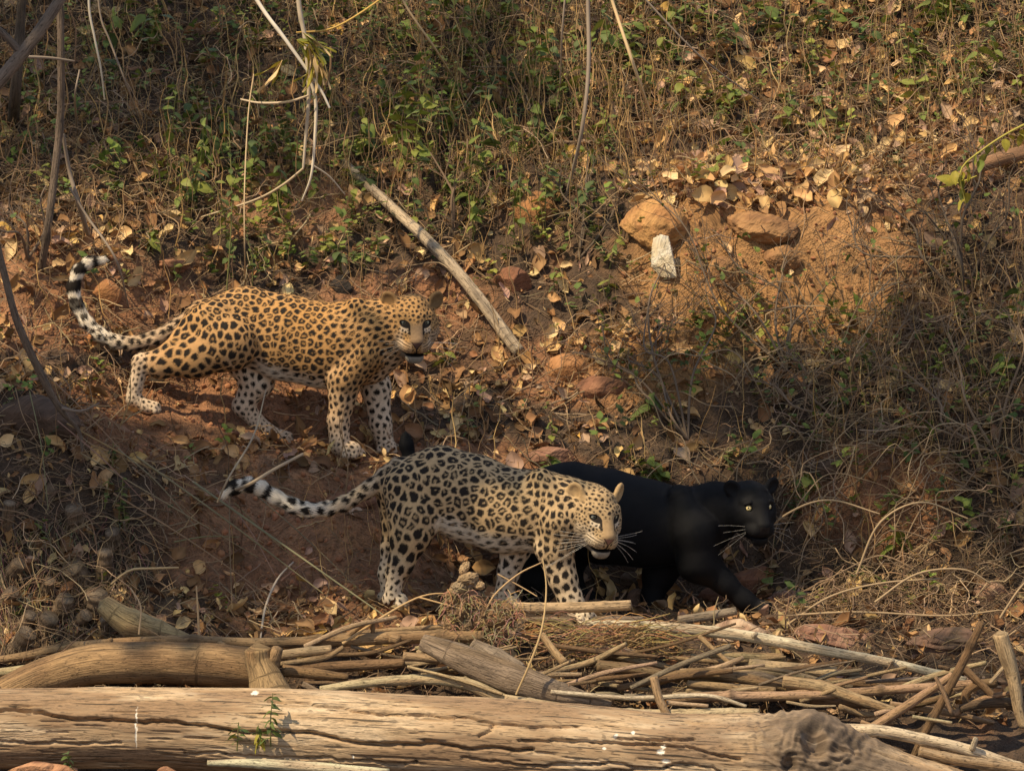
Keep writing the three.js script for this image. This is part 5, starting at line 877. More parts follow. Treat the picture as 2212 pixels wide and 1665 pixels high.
stem('straw_stalk', [[1115, 1500, 1.0], [1150, 1420, 1.0], [1172, 1350, 0.95], [1180, 1270, 0.85], [1172, 1205, 0.8]], [2.4, 2.4, 2.1, 1.8, 1.3], [0.42, 0.30, 0.15], 'upright straw stalk in front of the pale leopard\'s front leg', 'stalk');
stem('straw_stalk', [[740, 1390, 0.55], [830, 1330, 0.5], [905, 1290, 0.46], [960, 1282, 0.44], [985, 1295, 0.44]], [3.6, 3, 2.6, 2, 1.2], [0.47, 0.32, 0.16], 'branched straw stalk rising left of the root clump', 'stalk');
stem('straw_stalk', [[905, 1290, 0.46], [1000, 1316, 0.50]], [2, 1.4], [0.47, 0.32, 0.16], 'straw side stalk reaching the root clump', 'stalk');
stem('straw_stalk', [[1045, 1330, 0.5], [1068, 1285, 0.48], [1120, 1240, 0.46], [1170, 1215, 0.5]], [1.6, 2, 2, 1.3], [0.45, 0.31, 0.17], 'straw stalk rising right from the root clump', 'stalk');
stem('straw_stalk', [[1075, 1240, 0.46], [1130, 1270, 0.46], [1160, 1288, 0.48]], [1.8, 1.6, 1.2], [0.45, 0.31, 0.17], 'short straw stalk beside the pale leopard\'s far front leg', 'stalk');
stem('straw_stalk', [[430, 1380, 0.5], [428, 1330, 0.5], [424, 1265, 0.48]], [2.4, 2.4, 1.4], [0.46, 0.32, 0.18], 'single upright straw stalk behind the long branch', 'stalk');
stem('straw_stalk', [[300, 1370, 0.52], [304, 1310, 0.5], [282, 1270, 0.48]], [2, 2, 1.2], [0.48, 0.34, 0.2], 'straw stalk in front of the splintered wedge', 'stalk');
stem('white_root', [[562, 1382, 0.36], [574, 1310, 0.2], [600, 1250, 0.1], [634, 1214, 0.02]], [2.2, 2.6, 2.6, 2], [0.36, 0.31, 0.26], 'pale grey root curving up below the pale leopard\'s tail', 'root');
stem('white_root', [[240, 1262, 0.2], [280, 1232, 0.2], [330, 1228, 0.15], [386, 1226, 0.1]], [2, 2.8, 2.6, 1.8], [0.50, 0.36, 0.19], 'bright curved rootlet above the splintered wedge', 'root');
// dead fan of parallel stalks at lower left, colour darkened for the shade there
for (const [a, b, r] of [[[150, 960], [480, 1120], 2.4], [[180, 1000], [560, 1230], 2.2], [[250, 1090], [600, 1330], 2.4], [[300, 1030], [700, 1300], 3], [[420, 1100], [840, 1350], 3.4], [[520, 1090], [790, 1300], 2], [[470, 1110], [600, 1290], 2.2], [[130, 930], [330, 1120], 2], [[60, 820], [300, 1040], 2], [[260, 1020], [430, 1160], 2], [[500, 1115], [700, 1130], 1.4], [[510, 1120], [640, 1250], 1.6], [[610, 1290], [690, 1240], 3], [[70, 880], [110, 1120], 1.6], [[40, 900], [95, 1000], 1.4], [[500, 1100], [505, 1330], 1.8], [[380, 1210], [520, 1200], 2], [[250, 1150], [280, 1100], 1.5], [[120, 1230], [260, 1150], 1.4]]) {
  const p = on(...a, rr(0.05, 0.14)), q = on(...b, rr(0.04, 0.10)); p.z += 0.1; q.z += 0.1; stem('dead_stalk', [p, p.clone().lerp(q, 0.5).add(v3(rr(-.02, .02), rr(-.01, .05), 0.03)), q], [r * 0.75, r * 0.7, r * 0.45], [0.235, 0.17, 0.10].map(c => c * rr(0.75, 1.15)), 'dead brown stalk slanting over soil at lower left', 'stalk', { grp: 'parallel dead stalks at lower left' });
}
// bamboo stumps with cut pale ends and beards of roots
const stumps = [[100, 1075, 78, 1165, 17, 0], [15, 1145, 18, 1100, 13, 0], [225, 1255, 226, 1205, 17, 0], [166, 1142, 162, 1110, 20, 1], [20, 1245, 32, 1230, 17, 1], [100, 1282, 104, 1268, 13, 1], [180, 1262, 168, 1240, 24, 1], [130, 1330, 136, 1306, 19, 1], [205, 1330, 207, 1296, 25, 1], [90, 1368, 100, 1346, 20, 1], [160, 1352, 174, 1342, 15, 1], [48, 1358, 58, 1342, 15, 1], [30, 1410, 46, 1380, 20, 1], [250, 1180, 246, 1162, 17, 1], [10, 1300, 20, 1290, 15, 1], [240, 1375, 232, 1350, 11, 1]];
for (const [u0, v0, u1, v1, r, beard] of stumps) {
  const a = on(u0, clamp(v0, 0, 1420)), b = at(u1 + (u1 - u0) * 0.9, v1 - 14, a.z + 0.05), G = group('bamboo_stump', a, r > 19 ? 'thick bamboo root stump with cut end at lower left' : beard ? 'thin knobby bamboo root stump at lower left' : 'longer upright cut bamboo stump at lower left', 'stump', r > 19 ? 'thick bamboo stumps' : beard ? 'thin bamboo stumps' : 'long bamboo stumps');
  part('cane', recentre(branchGeo([a.clone().lerp(b, -0.35), a.clone().lerp(b, 0.5), b], [r * 0.8 / PX, r / PX, r * 0.92 / PX], [0.24, 0.17, 0.11], { radial: 14, step: 0.006, node: 0.035, nodeUp: 0.12, rough: 0.12, freq: 15, col2: [0.17, 0.115, 0.07], endCol: [0.36, 0.275, 0.19], tip: 0.02 }), a), woodMat, G);
  if (beard) { const h = []; for (let k = 0; k < 22; k++) { const t = k / 22 * 6.28, p = a.clone().lerp(b, rr(0, 0.5)).add(v3(Math.cos(t) * r / PX, rr(-.01, .01), Math.sin(t) * r / PX)), q = p.clone().add(v3(Math.cos(t) * 0.02 + rr(-.02, .02), rr(-0.09, -0.02), 0.03 + Math.sin(t) * 0.02)); h.push(branchGeo([p, p.clone().lerp(q, 0.5).add(v3(rr(-.008, .008), 0.008, 0.006)), q], [0.0014, 0.0009], [0.22, 0.155, 0.09], { radial: 4, segs: 3 })); } part('roots', recentre(mergeGeometries(h), a), twigMat, G).userData.kind = 'stuff'; }
}
// green plants: one stem, paired leaves
function herb(u, v, hgt, n, leaf, o = {}) {
  if (!o.at) { hgt *= 1.15; leaf *= 1.12; }
  const a = o.at ?? on(u, v), H = hgt / PX, lx = o.lean ?? rr(-0.2, 0.2), lz = o.leanZ ?? rr(0.0, 0.25), tip = a.clone().add(v3(lx * H, H, lz * H)), mid = a.clone().lerp(tip, 0.5).add(v3(rr(-.06, .06) * H, 0, 0.04 * H));
  const cv = new THREE.CatmullRomCurve3([a, mid, tip]); const w = o.where ?? where(u, v), kind = o.kind ?? (leaf > 34 ? 'broad-leaved green plant' : n > 10 ? 'leafy green herb' : n < 4 ? 'small green sprout' : 'young green plant');
  const G = group('green_plant', a, o.label ?? `${hgt > 130 ? 'tall ' : hgt < 45 ? 'low ' : ''}${kind} ${w}`, 'plant', o.label ? undefined : `${kind}s ${hgt > 130 ? 'tall ' : hgt < 45 ? 'low ' : ''}${w}`);
  part('stem', recentre(branchGeo([a, mid, tip], [(o.sr ?? 1.7) / PX, 0.9 / PX], o.stemCol ?? [0.17, 0.17, 0.06], { radial: 5, step: 0.04 }), a), twigMat, G);
  for (let i = 0; i < n; i++) {
    const t = clamp((o.from ?? 0.3) + (1 - (o.from ?? 0.3)) * (i + 0.6) / n), p = cv.getPoint(t), s = leaf / PX * rr(0.8, 1.5) * (t > 0.9 ? 0.75 : 1), yaw = (i % 2 ? 0 : Math.PI) + rr(-1.0, 1.0) + (i % 4 > 1 ? -0.7 : 0.7);
    const m = part('leaf', greenGeos[i % 4], o.mat ? pick(o.mat) : pick([greenMats[0], greenMats[0], greenMats[2], greenMats[1], greenMats[3]]), G); m.position.copy(p).sub(a); m.scale.set(s, s, s * (o.lw ?? 1)); m.rotation.set(rr(-0.5, 0.7), yaw, rr(-0.7, 0.25) - (o.droop ?? 0), 'YXZ');
  }
  return G;
}
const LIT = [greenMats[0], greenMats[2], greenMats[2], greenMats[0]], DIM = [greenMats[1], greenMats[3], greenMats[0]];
for (const [u, v, h, n, l, o] of [
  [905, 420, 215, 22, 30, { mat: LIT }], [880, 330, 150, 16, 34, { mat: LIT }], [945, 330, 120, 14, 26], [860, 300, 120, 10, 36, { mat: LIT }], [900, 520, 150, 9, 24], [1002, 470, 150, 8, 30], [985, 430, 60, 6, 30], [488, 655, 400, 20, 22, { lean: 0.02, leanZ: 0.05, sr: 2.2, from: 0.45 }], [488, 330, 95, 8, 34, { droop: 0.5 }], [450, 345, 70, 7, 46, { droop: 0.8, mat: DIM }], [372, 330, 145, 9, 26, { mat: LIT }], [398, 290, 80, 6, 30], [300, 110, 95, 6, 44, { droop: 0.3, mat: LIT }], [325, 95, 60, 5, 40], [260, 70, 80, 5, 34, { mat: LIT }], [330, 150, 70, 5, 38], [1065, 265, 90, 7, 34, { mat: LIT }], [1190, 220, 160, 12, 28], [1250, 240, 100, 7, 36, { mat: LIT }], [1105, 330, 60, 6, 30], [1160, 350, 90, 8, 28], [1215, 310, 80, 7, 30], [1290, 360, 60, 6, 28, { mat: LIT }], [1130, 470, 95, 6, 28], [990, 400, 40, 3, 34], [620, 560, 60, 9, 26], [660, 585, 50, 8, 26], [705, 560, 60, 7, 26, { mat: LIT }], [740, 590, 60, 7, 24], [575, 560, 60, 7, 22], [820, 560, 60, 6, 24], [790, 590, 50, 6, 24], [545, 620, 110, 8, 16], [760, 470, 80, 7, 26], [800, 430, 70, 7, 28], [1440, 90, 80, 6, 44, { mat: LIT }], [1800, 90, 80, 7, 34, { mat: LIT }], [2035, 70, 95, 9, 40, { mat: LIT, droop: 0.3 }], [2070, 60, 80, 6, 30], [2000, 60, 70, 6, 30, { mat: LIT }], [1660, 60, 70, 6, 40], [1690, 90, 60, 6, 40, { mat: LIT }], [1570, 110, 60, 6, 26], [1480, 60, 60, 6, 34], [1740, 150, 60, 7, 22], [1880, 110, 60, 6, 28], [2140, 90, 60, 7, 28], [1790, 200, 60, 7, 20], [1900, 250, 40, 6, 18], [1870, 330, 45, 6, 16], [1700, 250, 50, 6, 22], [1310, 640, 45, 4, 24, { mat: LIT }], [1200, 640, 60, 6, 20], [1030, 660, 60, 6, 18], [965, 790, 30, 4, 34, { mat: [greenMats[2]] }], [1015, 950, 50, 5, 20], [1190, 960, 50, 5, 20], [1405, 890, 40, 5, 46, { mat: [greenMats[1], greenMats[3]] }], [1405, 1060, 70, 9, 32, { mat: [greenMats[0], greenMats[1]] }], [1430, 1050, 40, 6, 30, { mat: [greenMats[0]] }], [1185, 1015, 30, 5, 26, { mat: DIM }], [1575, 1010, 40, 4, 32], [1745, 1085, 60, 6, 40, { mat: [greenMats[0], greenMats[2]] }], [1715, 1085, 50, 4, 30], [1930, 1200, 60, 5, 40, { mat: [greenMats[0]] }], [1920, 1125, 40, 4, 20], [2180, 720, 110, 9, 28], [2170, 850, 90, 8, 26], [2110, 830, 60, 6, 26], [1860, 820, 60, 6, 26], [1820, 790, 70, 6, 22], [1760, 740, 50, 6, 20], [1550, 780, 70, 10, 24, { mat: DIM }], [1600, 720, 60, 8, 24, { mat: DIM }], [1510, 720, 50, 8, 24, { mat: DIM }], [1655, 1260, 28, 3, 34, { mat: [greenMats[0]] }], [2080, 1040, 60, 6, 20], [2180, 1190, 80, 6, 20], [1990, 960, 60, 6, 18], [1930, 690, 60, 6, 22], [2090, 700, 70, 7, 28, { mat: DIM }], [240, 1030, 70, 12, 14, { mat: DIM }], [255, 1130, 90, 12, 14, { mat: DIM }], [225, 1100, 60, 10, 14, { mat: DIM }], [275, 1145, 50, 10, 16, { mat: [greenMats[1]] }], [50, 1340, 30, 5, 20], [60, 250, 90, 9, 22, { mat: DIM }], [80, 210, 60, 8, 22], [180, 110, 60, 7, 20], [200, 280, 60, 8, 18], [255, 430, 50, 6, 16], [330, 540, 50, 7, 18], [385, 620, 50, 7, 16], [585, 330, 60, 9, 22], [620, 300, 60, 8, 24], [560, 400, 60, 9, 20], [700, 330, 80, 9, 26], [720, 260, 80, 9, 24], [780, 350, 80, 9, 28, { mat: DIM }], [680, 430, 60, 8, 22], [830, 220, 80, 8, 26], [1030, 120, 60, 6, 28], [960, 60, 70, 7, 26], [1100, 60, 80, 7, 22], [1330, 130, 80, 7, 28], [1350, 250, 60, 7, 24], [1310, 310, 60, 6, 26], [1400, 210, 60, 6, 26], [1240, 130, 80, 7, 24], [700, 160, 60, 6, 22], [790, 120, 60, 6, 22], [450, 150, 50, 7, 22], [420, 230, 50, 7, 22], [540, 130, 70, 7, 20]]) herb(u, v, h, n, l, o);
for (let i = 0; i < 60; i++) { const u = lerp(200, 1330, rnd()), v = lerp(40, 600, rnd()); if (u < 880 && v > 560 || Math.abs((u - 690) * 0.72 - (v - 320) * 0.69) < 55) continue; herb(u, v, rr(55, 170), Math.floor(rr(5, 13)), rr(19, 36), { mat: rnd() < 0.6 ? LIT : undefined, droop: rnd() < 0.3 ? 0.5 : 0.1 }); }
for (let i = 0; i < 26; i++) herb(rr(1330, 2200), rr(30, 330), rr(40, 110), Math.floor(rr(4, 9)), rr(22, 42), { mat: rnd() < 0.6 ? LIT : undefined });
// weeds on and before the foreground log
herb(590, 1640, 110, 20, 26, { at: at(585, 1612, 1.41), leanZ: 0.1, lean: 0.05, from: 0.15, mat: [greenMats[1], greenMats[3], greenMats[1]], lw: 0.6, label: 'dark green weed sprouting from the crack of the foreground log' });
herb(560, 1640, 50, 9, 24, { at: at(556, 1618, 1.41), leanZ: 0.15, mat: [greenMats[1], greenMats[4]], lw: 0.6, droop: 0.9, label: 'drooping weed with a yellow leaf left of the log weed' });
herb(505, 1640, 60, 9, 24, { at: at(512, 1622, 1.41), leanZ: 0.15, mat: [greenMats[1], greenMats[3], greenMats[1], greenMats[4]], lw: 0.6, label: 'smaller weed on the log crack at left of the other weeds' });
herb(150, 1700, 50, 12, 20, { at: at(150, 1676, 1.5), leanZ: 0.1, mat: [greenMats[1], greenMats[3]], label: 'small green weed before the log at bottom left' });
herb(712, 1660, 14, 5, 24, { at: at(714, 1660, 1.46), leanZ: 0.1, mat: [greenMats[1], greenMats[3]], label: 'tiny green sprout before the log at bottom centre' });
// yellow-leaved shoot reaching in from the right, nearer than the bank
{ const base = at(2290, 230, 0.2), G = group('yellow_shoot', base, 'yellow-green leafy shoot reaching in from the right edge', 'shoot'); const pts = [[2290, 240, 0.2], [2200, 275, 0.25], [2120, 325, 0.25], [2075, 370, 0.25], [2085, 440, 0.25]].map(q => at(...q)); part('stem', recentre(branchGeo(pts, [3.2 / PX, 2.6 / PX, 2 / PX, 1.4 / PX], [0.42, 0.37, 0.08], { radial: 6 }), base), twigMat, G); const cv = new THREE.CatmullRomCurve3(pts); for (let i = 0; i < 26; i++) { const p = cv.getPoint(0.12 + 0.86 * i / 26), m = part('leaf', greenGeos[i % 4], pick([greenMats[4], greenMats[2], greenMats[0], greenMats[4]]), G), s = rr(0.035, 0.07); m.position.copy(p).sub(base).add(v3(rr(-.02, .02), rr(-.03, .02), 0)); m.scale.setScalar(s); m.rotation.set(rr(-.6, .6), rr(-3, 3), rr(-1.6, -0.2)); } }
stem('yellow_leaf_twig', [[2030, 405, -0.3], [2070, 395, -0.3], [2110, 380, -0.25]], [1.5, 1.5, 1.5], [0.42, 0.37, 0.08], 'twig under the bright yellow leaf at right', 'twig');
{ const m = new THREE.Mesh(greenGeos[1], greenMats[4]); m.position.copy(at(2062, 396, -0.28)); m.scale.setScalar(0.085); m.rotation.set(0.9, 2.8, 0.3); top('yellow_leaf', m, 'single bright yellow leaf hanging at right before the slope', 'leaf'); }
// bare branching shrubs
function shrub(u, v, tips, label, o = {}) {
  const a = o.at ?? on(u, v), G = group('bare_shrub', a, label, 'shrub'), col = o.col ?? [0.12, 0.09, 0.065], R0 = (o.r ?? 5) / PX;
  for (const [tu, tv, z] of tips) {
    const t = at(tu, tv, z), d = t.distanceTo(a), m1 = a.clone().lerp(t, 0.35).add(v3(rr(-.16, .16) * d, rr(-0.02, 0.2) * d, rr(-.05, .08))), m2 = a.clone().lerp(t, 0.7).add(v3(rr(-.14, .14) * d, rr(-.05, .15) * d, rr(-.05, .08))), cv = new THREE.CatmullRomCurve3([a, m1, m2, t]);
    const bits = []; const sub = (p, dir, len, r, k) => { const pts = [p]; let q = p.clone(), dd = dir.clone(); for (let i = 0; i < 4; i++) { dd.add(v3(rr(-.5, .5), rr(-.4, .4), rr(-.3, .3)).multiplyScalar(0.75)).normalize(); q = q.clone().addScaledVector(dd, len / 4); pts.push(q); } bits.push(branchGeo(pts, [r, r * 0.5], col, { radial: 4, segs: 8, rough: 0.05 })); if (k > 0) for (let i = 1; i < 5; i++) if (rnd() < 0.8) sub(pts[i], dd.clone().add(v3(rr(-1, 1), rr(-.7, .9), rr(-.6, .6))).normalize(), len * rr(0.4, 0.7), r * 0.6, k - 1); };
    part('branch', recentre(branchGeo([a, m1, m2, t], [R0, R0 * 0.7, R0 * 0.4], col, { radial: 6, step: 0.02 }), a), twigMat, G);
    for (let i = 0; i < (o.n ?? 8); i++) { const s = rr(0.3, 1), p = cv.getPoint(s), dir = cv.getTangent(s).add(v3(rr(-1, 1), rr(-.7, 1), rr(-.5, .5))).normalize(); sub(p, dir, d * rr(0.18, 0.4), R0 * 0.32, o.depth ?? 1); }
    part('twigs', recentre(mergeGeometries(bits), a), twigMat, G).userData.kind = 'stuff';
    for (let i = 0; i < (o.leaves ?? 5); i++) { const p = cv.getPoint(rr(0.3, 1)).add(v3(rr(-.1, .1), rr(-.08, .1), rr(-.05, .05))), m = part('leaf', pick(greenGeos), pick([greenMats[1], greenMats[3], greenMats[0]]), G); m.position.copy(p).sub(a); m.scale.setScalar(rr(0.02, 0.045)); m.rotation.set(rr(-1, 1), rr(-3, 3), rr(-1, .5)); }
  }
  return G;
}
shrub(1485, 950, [[1400, 660, -1.25], [1300, 700, -1.2], [1530, 650, -1.3], [1440, 560, -1.5], [1250, 760, -1.2], [1360, 780, -1.15]], 'thin dark bare shrub in front of the white stone', { r: 3.6, col: [0.15, 0.11, 0.08], leaves: 9, n: 7 });
shrub(1700, 800, [[1600, 660, -1.35], [1480, 560, -1.5], [1420, 430, -1.6], [1560, 520, -1.5], [1700, 560, -1.4], [1800, 600, -1.4]], 'thin dark bare shrub right of the white stone', { r: 3.4, leaves: 10, n: 7 });
shrub(2080, 640, [[2040, 380, -1.3], [2110, 330, -1.4], [2000, 460, -1.3], [1900, 430, -1.5], [1840, 500, -1.45], [2180, 380, -1.3]], 'dark bare shrub under the yellow shoot at right', { r: 4.5, leaves: 12, n: 9 });
shrub(1250, 560, [[1210, 400, -1.9], [1330, 440, -1.8], [1270, 330, -2.1]], 'small dark shrub left of the ochre boulder', { r: 4, leaves: 12, n: 6 });
shrub(2150, 980, [[2050, 720, -0.7], [2200, 700, -0.7], [1950, 800, -0.7], [1900, 930, -0.6]], 'bare tangled shrub low in the thicket at right', { r: 4, col: [0.22, 0.16, 0.11], leaves: 12, n: 8 });
shrub(1800, 900, [[1700, 760, -0.9], [1870, 740, -0.9], [1620, 820, -0.9], [1950, 700, -0.9]], 'bare tangled shrub at the left of the thicket', { r: 3.5, col: [0.22, 0.16, 0.11], leaves: 12, n: 8 });
shrub(980, 500, [[930, 330, -2.1], [1010, 300, -2.2], [1060, 380, -2.0]], 'thin brown shrub above the leaning pole', { r: 4, col: [0.17, 0.115, 0.075], leaves: 10, n: 6 });
shrub(60, 560, [[20, 420, -1.2], [100, 400, -1.3], [-20, 480, -1.0]], 'bare dark shrub at the left edge', { r: 4, col: [0.16, 0.12, 0.09], leaves: 3, n: 6 });
// long dry vines looping through the right-hand thicket
for (let i = 0; i < 70; i++) {
  const u = rr(1560, 2230), v = lerp(rr(660, 1320), 900, 0.15), a = on(clamp(u, 1, 2210), v, 0.01), dir = rr(-1, 1) < 0 ? -1 : 1, L = rr(0.25, 0.75), h = rr(0.04, 0.26); const b = v3(a.x + dir * L * rr(0.5, 1), 0, a.z + rr(-.2, .2)); b.y = groundY(b.x, b.z) + rr(-0.02, 0.25);
  const J2 = (t, k) => a.clone().lerp(b, t).add(v3(rr(-.05, .05), h * k + rr(-.04, .04), rr(0.0, .10))), up = v < 960;
  stem('dry_vine', [a, J2(0.16, 0.6), J2(0.33, 1), J2(0.5, 0.95), J2(0.68, 0.8), J2(0.85, 0.4), b], [rr(1.1, 2.4), rr(1, 1.7), 0.7], pick([[0.30, 0.215, 0.13], [0.24, 0.165, 0.10], [0.38, 0.28, 0.17], [0.19, 0.13, 0.085]]), up ? 'dry brown vine arching in the upper part of the right-hand thicket' : v < 1150 ? 'dry brown vine arching in the middle of the right-hand thicket' : 'dry brown vine looping over the rocks at right', 'vine', { grp: up ? 'vines in the upper thicket' : v < 1150 ? 'vines in the middle thicket' : 'vines over the rocks', radial: 5 });
}
for (const [p, l] of [[[[1620, 1180, -.3], [1700, 1110, -.25], [1790, 1080, -.25], [1900, 1110, -.25]], 0], [[[1850, 1240, -.1], [1900, 1130, -.1], [1990, 1085, -.1], [2090, 1120, -.1]], 0], [[[1700, 1350, .1], [1790, 1290, .1], [1900, 1260, .1], [2030, 1250, .1]], 1], [[[1690, 1330, .1], [1850, 1322, .12], [2040, 1330, .1], [2160, 1318, .1]], 1], [[[1890, 1300, .12], [1980, 1240, .12], [2080, 1230, .12], [2140, 1260, .1]], 1], [[[2160, 1335, .2], [2196, 1280, .2], [2230, 1240, .2]], 1]]) stem('dry_vine', p, [2.6, 2.4, 1.8], [0.36, 0.265, 0.16], l ? 'long pale vine looping over the layered rocks at right' : 'pale arched vine right of the black leopard\'s head', 'vine', { grp: l ? 'long vines over the layered rocks' : 'arched vines by the black leopard' });
// ---------------------------------------------------------------- litter on the bank: leaves, twigs, dry stems, ground herbs, crumbs
rnd = mulberry(505);
const leafAmount = (u, v) => { let d = 0.45 + 0.35 * sst(900, 1500, u) * sst(520, 300, v); d = Math.max(d, blob(u, v, 1650, 395, 300, 60) * 1.5, blob(u, v, 1000, 850, 230, 120) * 1.1, blob(u, v, 180, 480, 220, 90), blob(u, v, 1300, 740, 190, 60), blob(u, v, 550, 990, 230, 40) * 1.2, blob(u, v, 620, 1330, 340, 70) * 0.9, blob(u, v, 1850, 200, 480, 200) * 1.0); d *= 1 - 0.93 * Math.max(blob(u, v, 1660, 560, 270, 120), blob(u, v, 700, 1150, 230, 120), blob(u, v, 450, 890, 180, 60), blob(u, v, 1330, 470, 100, 70), blob(u, v, 1860, 1080, 120, 90) * 0.6); return v > 1400 ? 0.25 : d; };
const drySpots = (n, fn, zmax = 0.9) => { const out = []; let g = 0; while (out.length < n && g++ < n * 30) { const x = rr(-2.7, 2.7), z = lerp(zmax, -4.6, rnd()); const y = groundY(x, z), p = v3(x, y, z), [u, v] = proj(p); if (u < -120 || u > 2330 || v < -200 || v > 1560) continue; if (rnd() < fn(u, v)) out.push([p, u, v]); } return out; };
const clearOf = (u, v) => 1 - 0.95 * Math.max(u > 1080 && u < 1700 && v > 1200 && v < 1395 ? 1 : 0, u > 790 && u < 1300 && v > 1230 && v < 1385 ? 1 : 0, u > 260 && u < 890 && v > 850 && v < 1010 ? 0.9 : 0);
const lie = (p, tilt) => { const n = normalAt(p.x, p.z, 0.03), q = new THREE.Quaternion().setFromUnitVectors(v3(0, 1, 0), n); q.multiply(new THREE.Quaternion().setFromEuler(new THREE.Euler(rr(-tilt, tilt), rr(0, 6.283), rr(-tilt, tilt), 'YXZ'))); return [q, n]; };
function scatter(name, geos, mat, spots, place, label) {
  const per = geos.map(() => []); for (const s of spots) per[Math.floor(rnd() * geos.length)].push(s);
  const G = new THREE.Group(); G.name = numbered(name); G.userData = { kind: 'stuff', label };
  geos.forEach((g, i) => { if (!per[i].length) return; const im = new THREE.InstancedMesh(g, mat, per[i].length), M = new THREE.Matrix4(), c = new THREE.Color(); per[i].forEach((s, k) => { const [p, q, sc, col] = place(...s); im.setMatrixAt(k, M.compose(p, q, sc)); im.setColorAt(k, c.setRGB(...col)); }); im.name = name.replace(/s$/, '') + '_cover'; im.userData.kind = 'stuff'; shade(im); G.add(im); });
  scene.add(G); return G;
}
const litterMat = new THREE.MeshPhysicalMaterial({ vertexColors: true, roughness: 0.78, specularIntensity: 0.3, transmission: 0.1, thickness: 0, side: THREE.DoubleSide });
const instTwig = new THREE.MeshStandardMaterial({ roughness: 0.85 });
const instGreen = new THREE.MeshPhysicalMaterial({ vertexColors: true, roughness: 0.6, specularIntensity: 0.35, transmission: 0.45, thickness: 0, side: THREE.DoubleSide });
const tint = (c, k = 0.3) => { const f = rr(1 - k, 1 + k); return c.map(x => clamp(x * f * rr(0.94, 1.06), 0.01, 0.9)); };
// single leaves that stand out, each its own thing
{
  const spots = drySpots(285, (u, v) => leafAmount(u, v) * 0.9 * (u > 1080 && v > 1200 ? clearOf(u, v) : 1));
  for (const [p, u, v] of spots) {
    const sunPaleZone = blob(u, v, 1650, 395, 320, 80) > 0.3; const i = sunPaleZone ? pick([0, 1, 0, 3, 4, 1, 5]) : pick([0, 0, 2, 1, 3, 4, 5, 0, 5]); const [q, n] = lie(p, 0.36), s = (sunPaleZone ? rr(0.08, 0.17) : rr(0.065, 0.145)); const gi = Math.floor(rnd() * 8);  // ledge leaves get a paler mix, sunlight put into their colour
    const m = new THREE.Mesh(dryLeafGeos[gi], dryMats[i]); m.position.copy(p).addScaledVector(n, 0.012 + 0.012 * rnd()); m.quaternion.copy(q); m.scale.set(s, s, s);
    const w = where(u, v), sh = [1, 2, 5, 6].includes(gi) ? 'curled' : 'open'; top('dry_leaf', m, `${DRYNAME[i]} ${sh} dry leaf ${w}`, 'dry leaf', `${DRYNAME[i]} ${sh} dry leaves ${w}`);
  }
}
scatter('leaf_litter', dryLeafGeos, litterMat, drySpots(10500, (u, v) => leafAmount(u, v)), (p, u, v) => { const [q, n] = lie(p, 0.7), s = Math.pow(rnd(), 1.7) * 0.095 + 0.022; const bright = blob(u, v, 1650, 395, 320, 80) > 0.3 ; const c = bright ? pick([DRY[1], DRY[0], DRY[3], DRY[5], DRY[2]]) : pick([DRY[0], DRY[2], DRY[2], DRY[5], DRY[6], DRY[1], DRY[3], DRY[5]]); return [p.clone().addScaledVector(n, 0.006 + rnd() * 0.012), q, v3(s, s, s), tint(c)]; }, 'dry leaf litter covering the bank');  // litter on the ledge is tinted paler to stand for sun
scatter('sun_paled_leaf_drift', dryLeafGeos, litterMat, drySpots(480, (u, v) => Math.max(blob(u, v, 1640, 395, 300, 55), 0.7 * blob(u, v, 1330, 735, 160, 35), 0.12 * blob(u, v, 1880, 230, 380, 150))), (p, u, v) => { const [q, n] = lie(p, 0.35), s = rr(0.045, 0.13); return [p.clone().addScaledVector(n, 0.015 + rnd() * 0.03), q, v3(s, s, s), tint(pick([DRY[1], DRY[0], DRY[0], DRY[3], DRY[5]]), 0.2)]; }, 'drift of pale dry leaves, coloured paler for sun, on the ledge');  // extra pale leaves whose tint carries the sun on the ledge
// twigs lying about
const twigGeos = [0, 1, 2, 3, 4, 5].map(i => { const R = mulberry(900 + i), pts = []; let y = 0, x = 0, z = 0; for (let k = 0; k <= 6; k++) { pts.push(v3(x, k / 6 - 0.5, z)); x += (R() - 0.5) * 0.10; z += (R() - 0.5) * 0.10; } const g = branchGeo(pts, [0.011, 0.010, 0.006].map(r => r * [1, 0.7, 1.3, 0.6, 0.9, 1.6][i]), [1, 1, 1], { radial: 4, segs: 9, rough: 0.05 }); g.deleteAttribute('color'); return g; });
const TW = [[0.30, 0.205, 0.115], [0.20, 0.13, 0.075], [0.42, 0.30, 0.17], [0.14, 0.09, 0.055], [0.34, 0.25, 0.16]];
const twigAmount = (u, v) => { let d = 0.6 + 0.5 * sst(1450, 1800, u) * sst(620, 800, v) + 0.3 * sst(500, 300, v); d *= 1 - 0.85 * Math.max(blob(u, v, 1660, 560, 260, 110), blob(u, v, 700, 1150, 230, 120), blob(u, v, 450, 890, 180, 60)); return v > 1420 ? 0.5 : d; };
scatter('twig_litter', twigGeos, instTwig, drySpots(15000, (u, v) => twigAmount(u, v) * (0.3 + 0.7 * clearOf(u, v))), (p, u, v) => { const n = normalAt(p.x, p.z, 0.03), s = 0.05 + 0.20 * Math.pow(rnd(), 1.7); const q = new THREE.Quaternion().setFromUnitVectors(v3(0, 1, 0), v3(rr(-1, 1), rr(-0.55, 0.7), rr(-0.8, 0.8)).addScaledVector(n, 0.1).normalize()); return [p.clone().addScaledVector(n, 0.010 + rnd() * 0.03), q, v3(s, s, s), tint(pick(TW))]; }, 'dry twigs strewn over the bank');
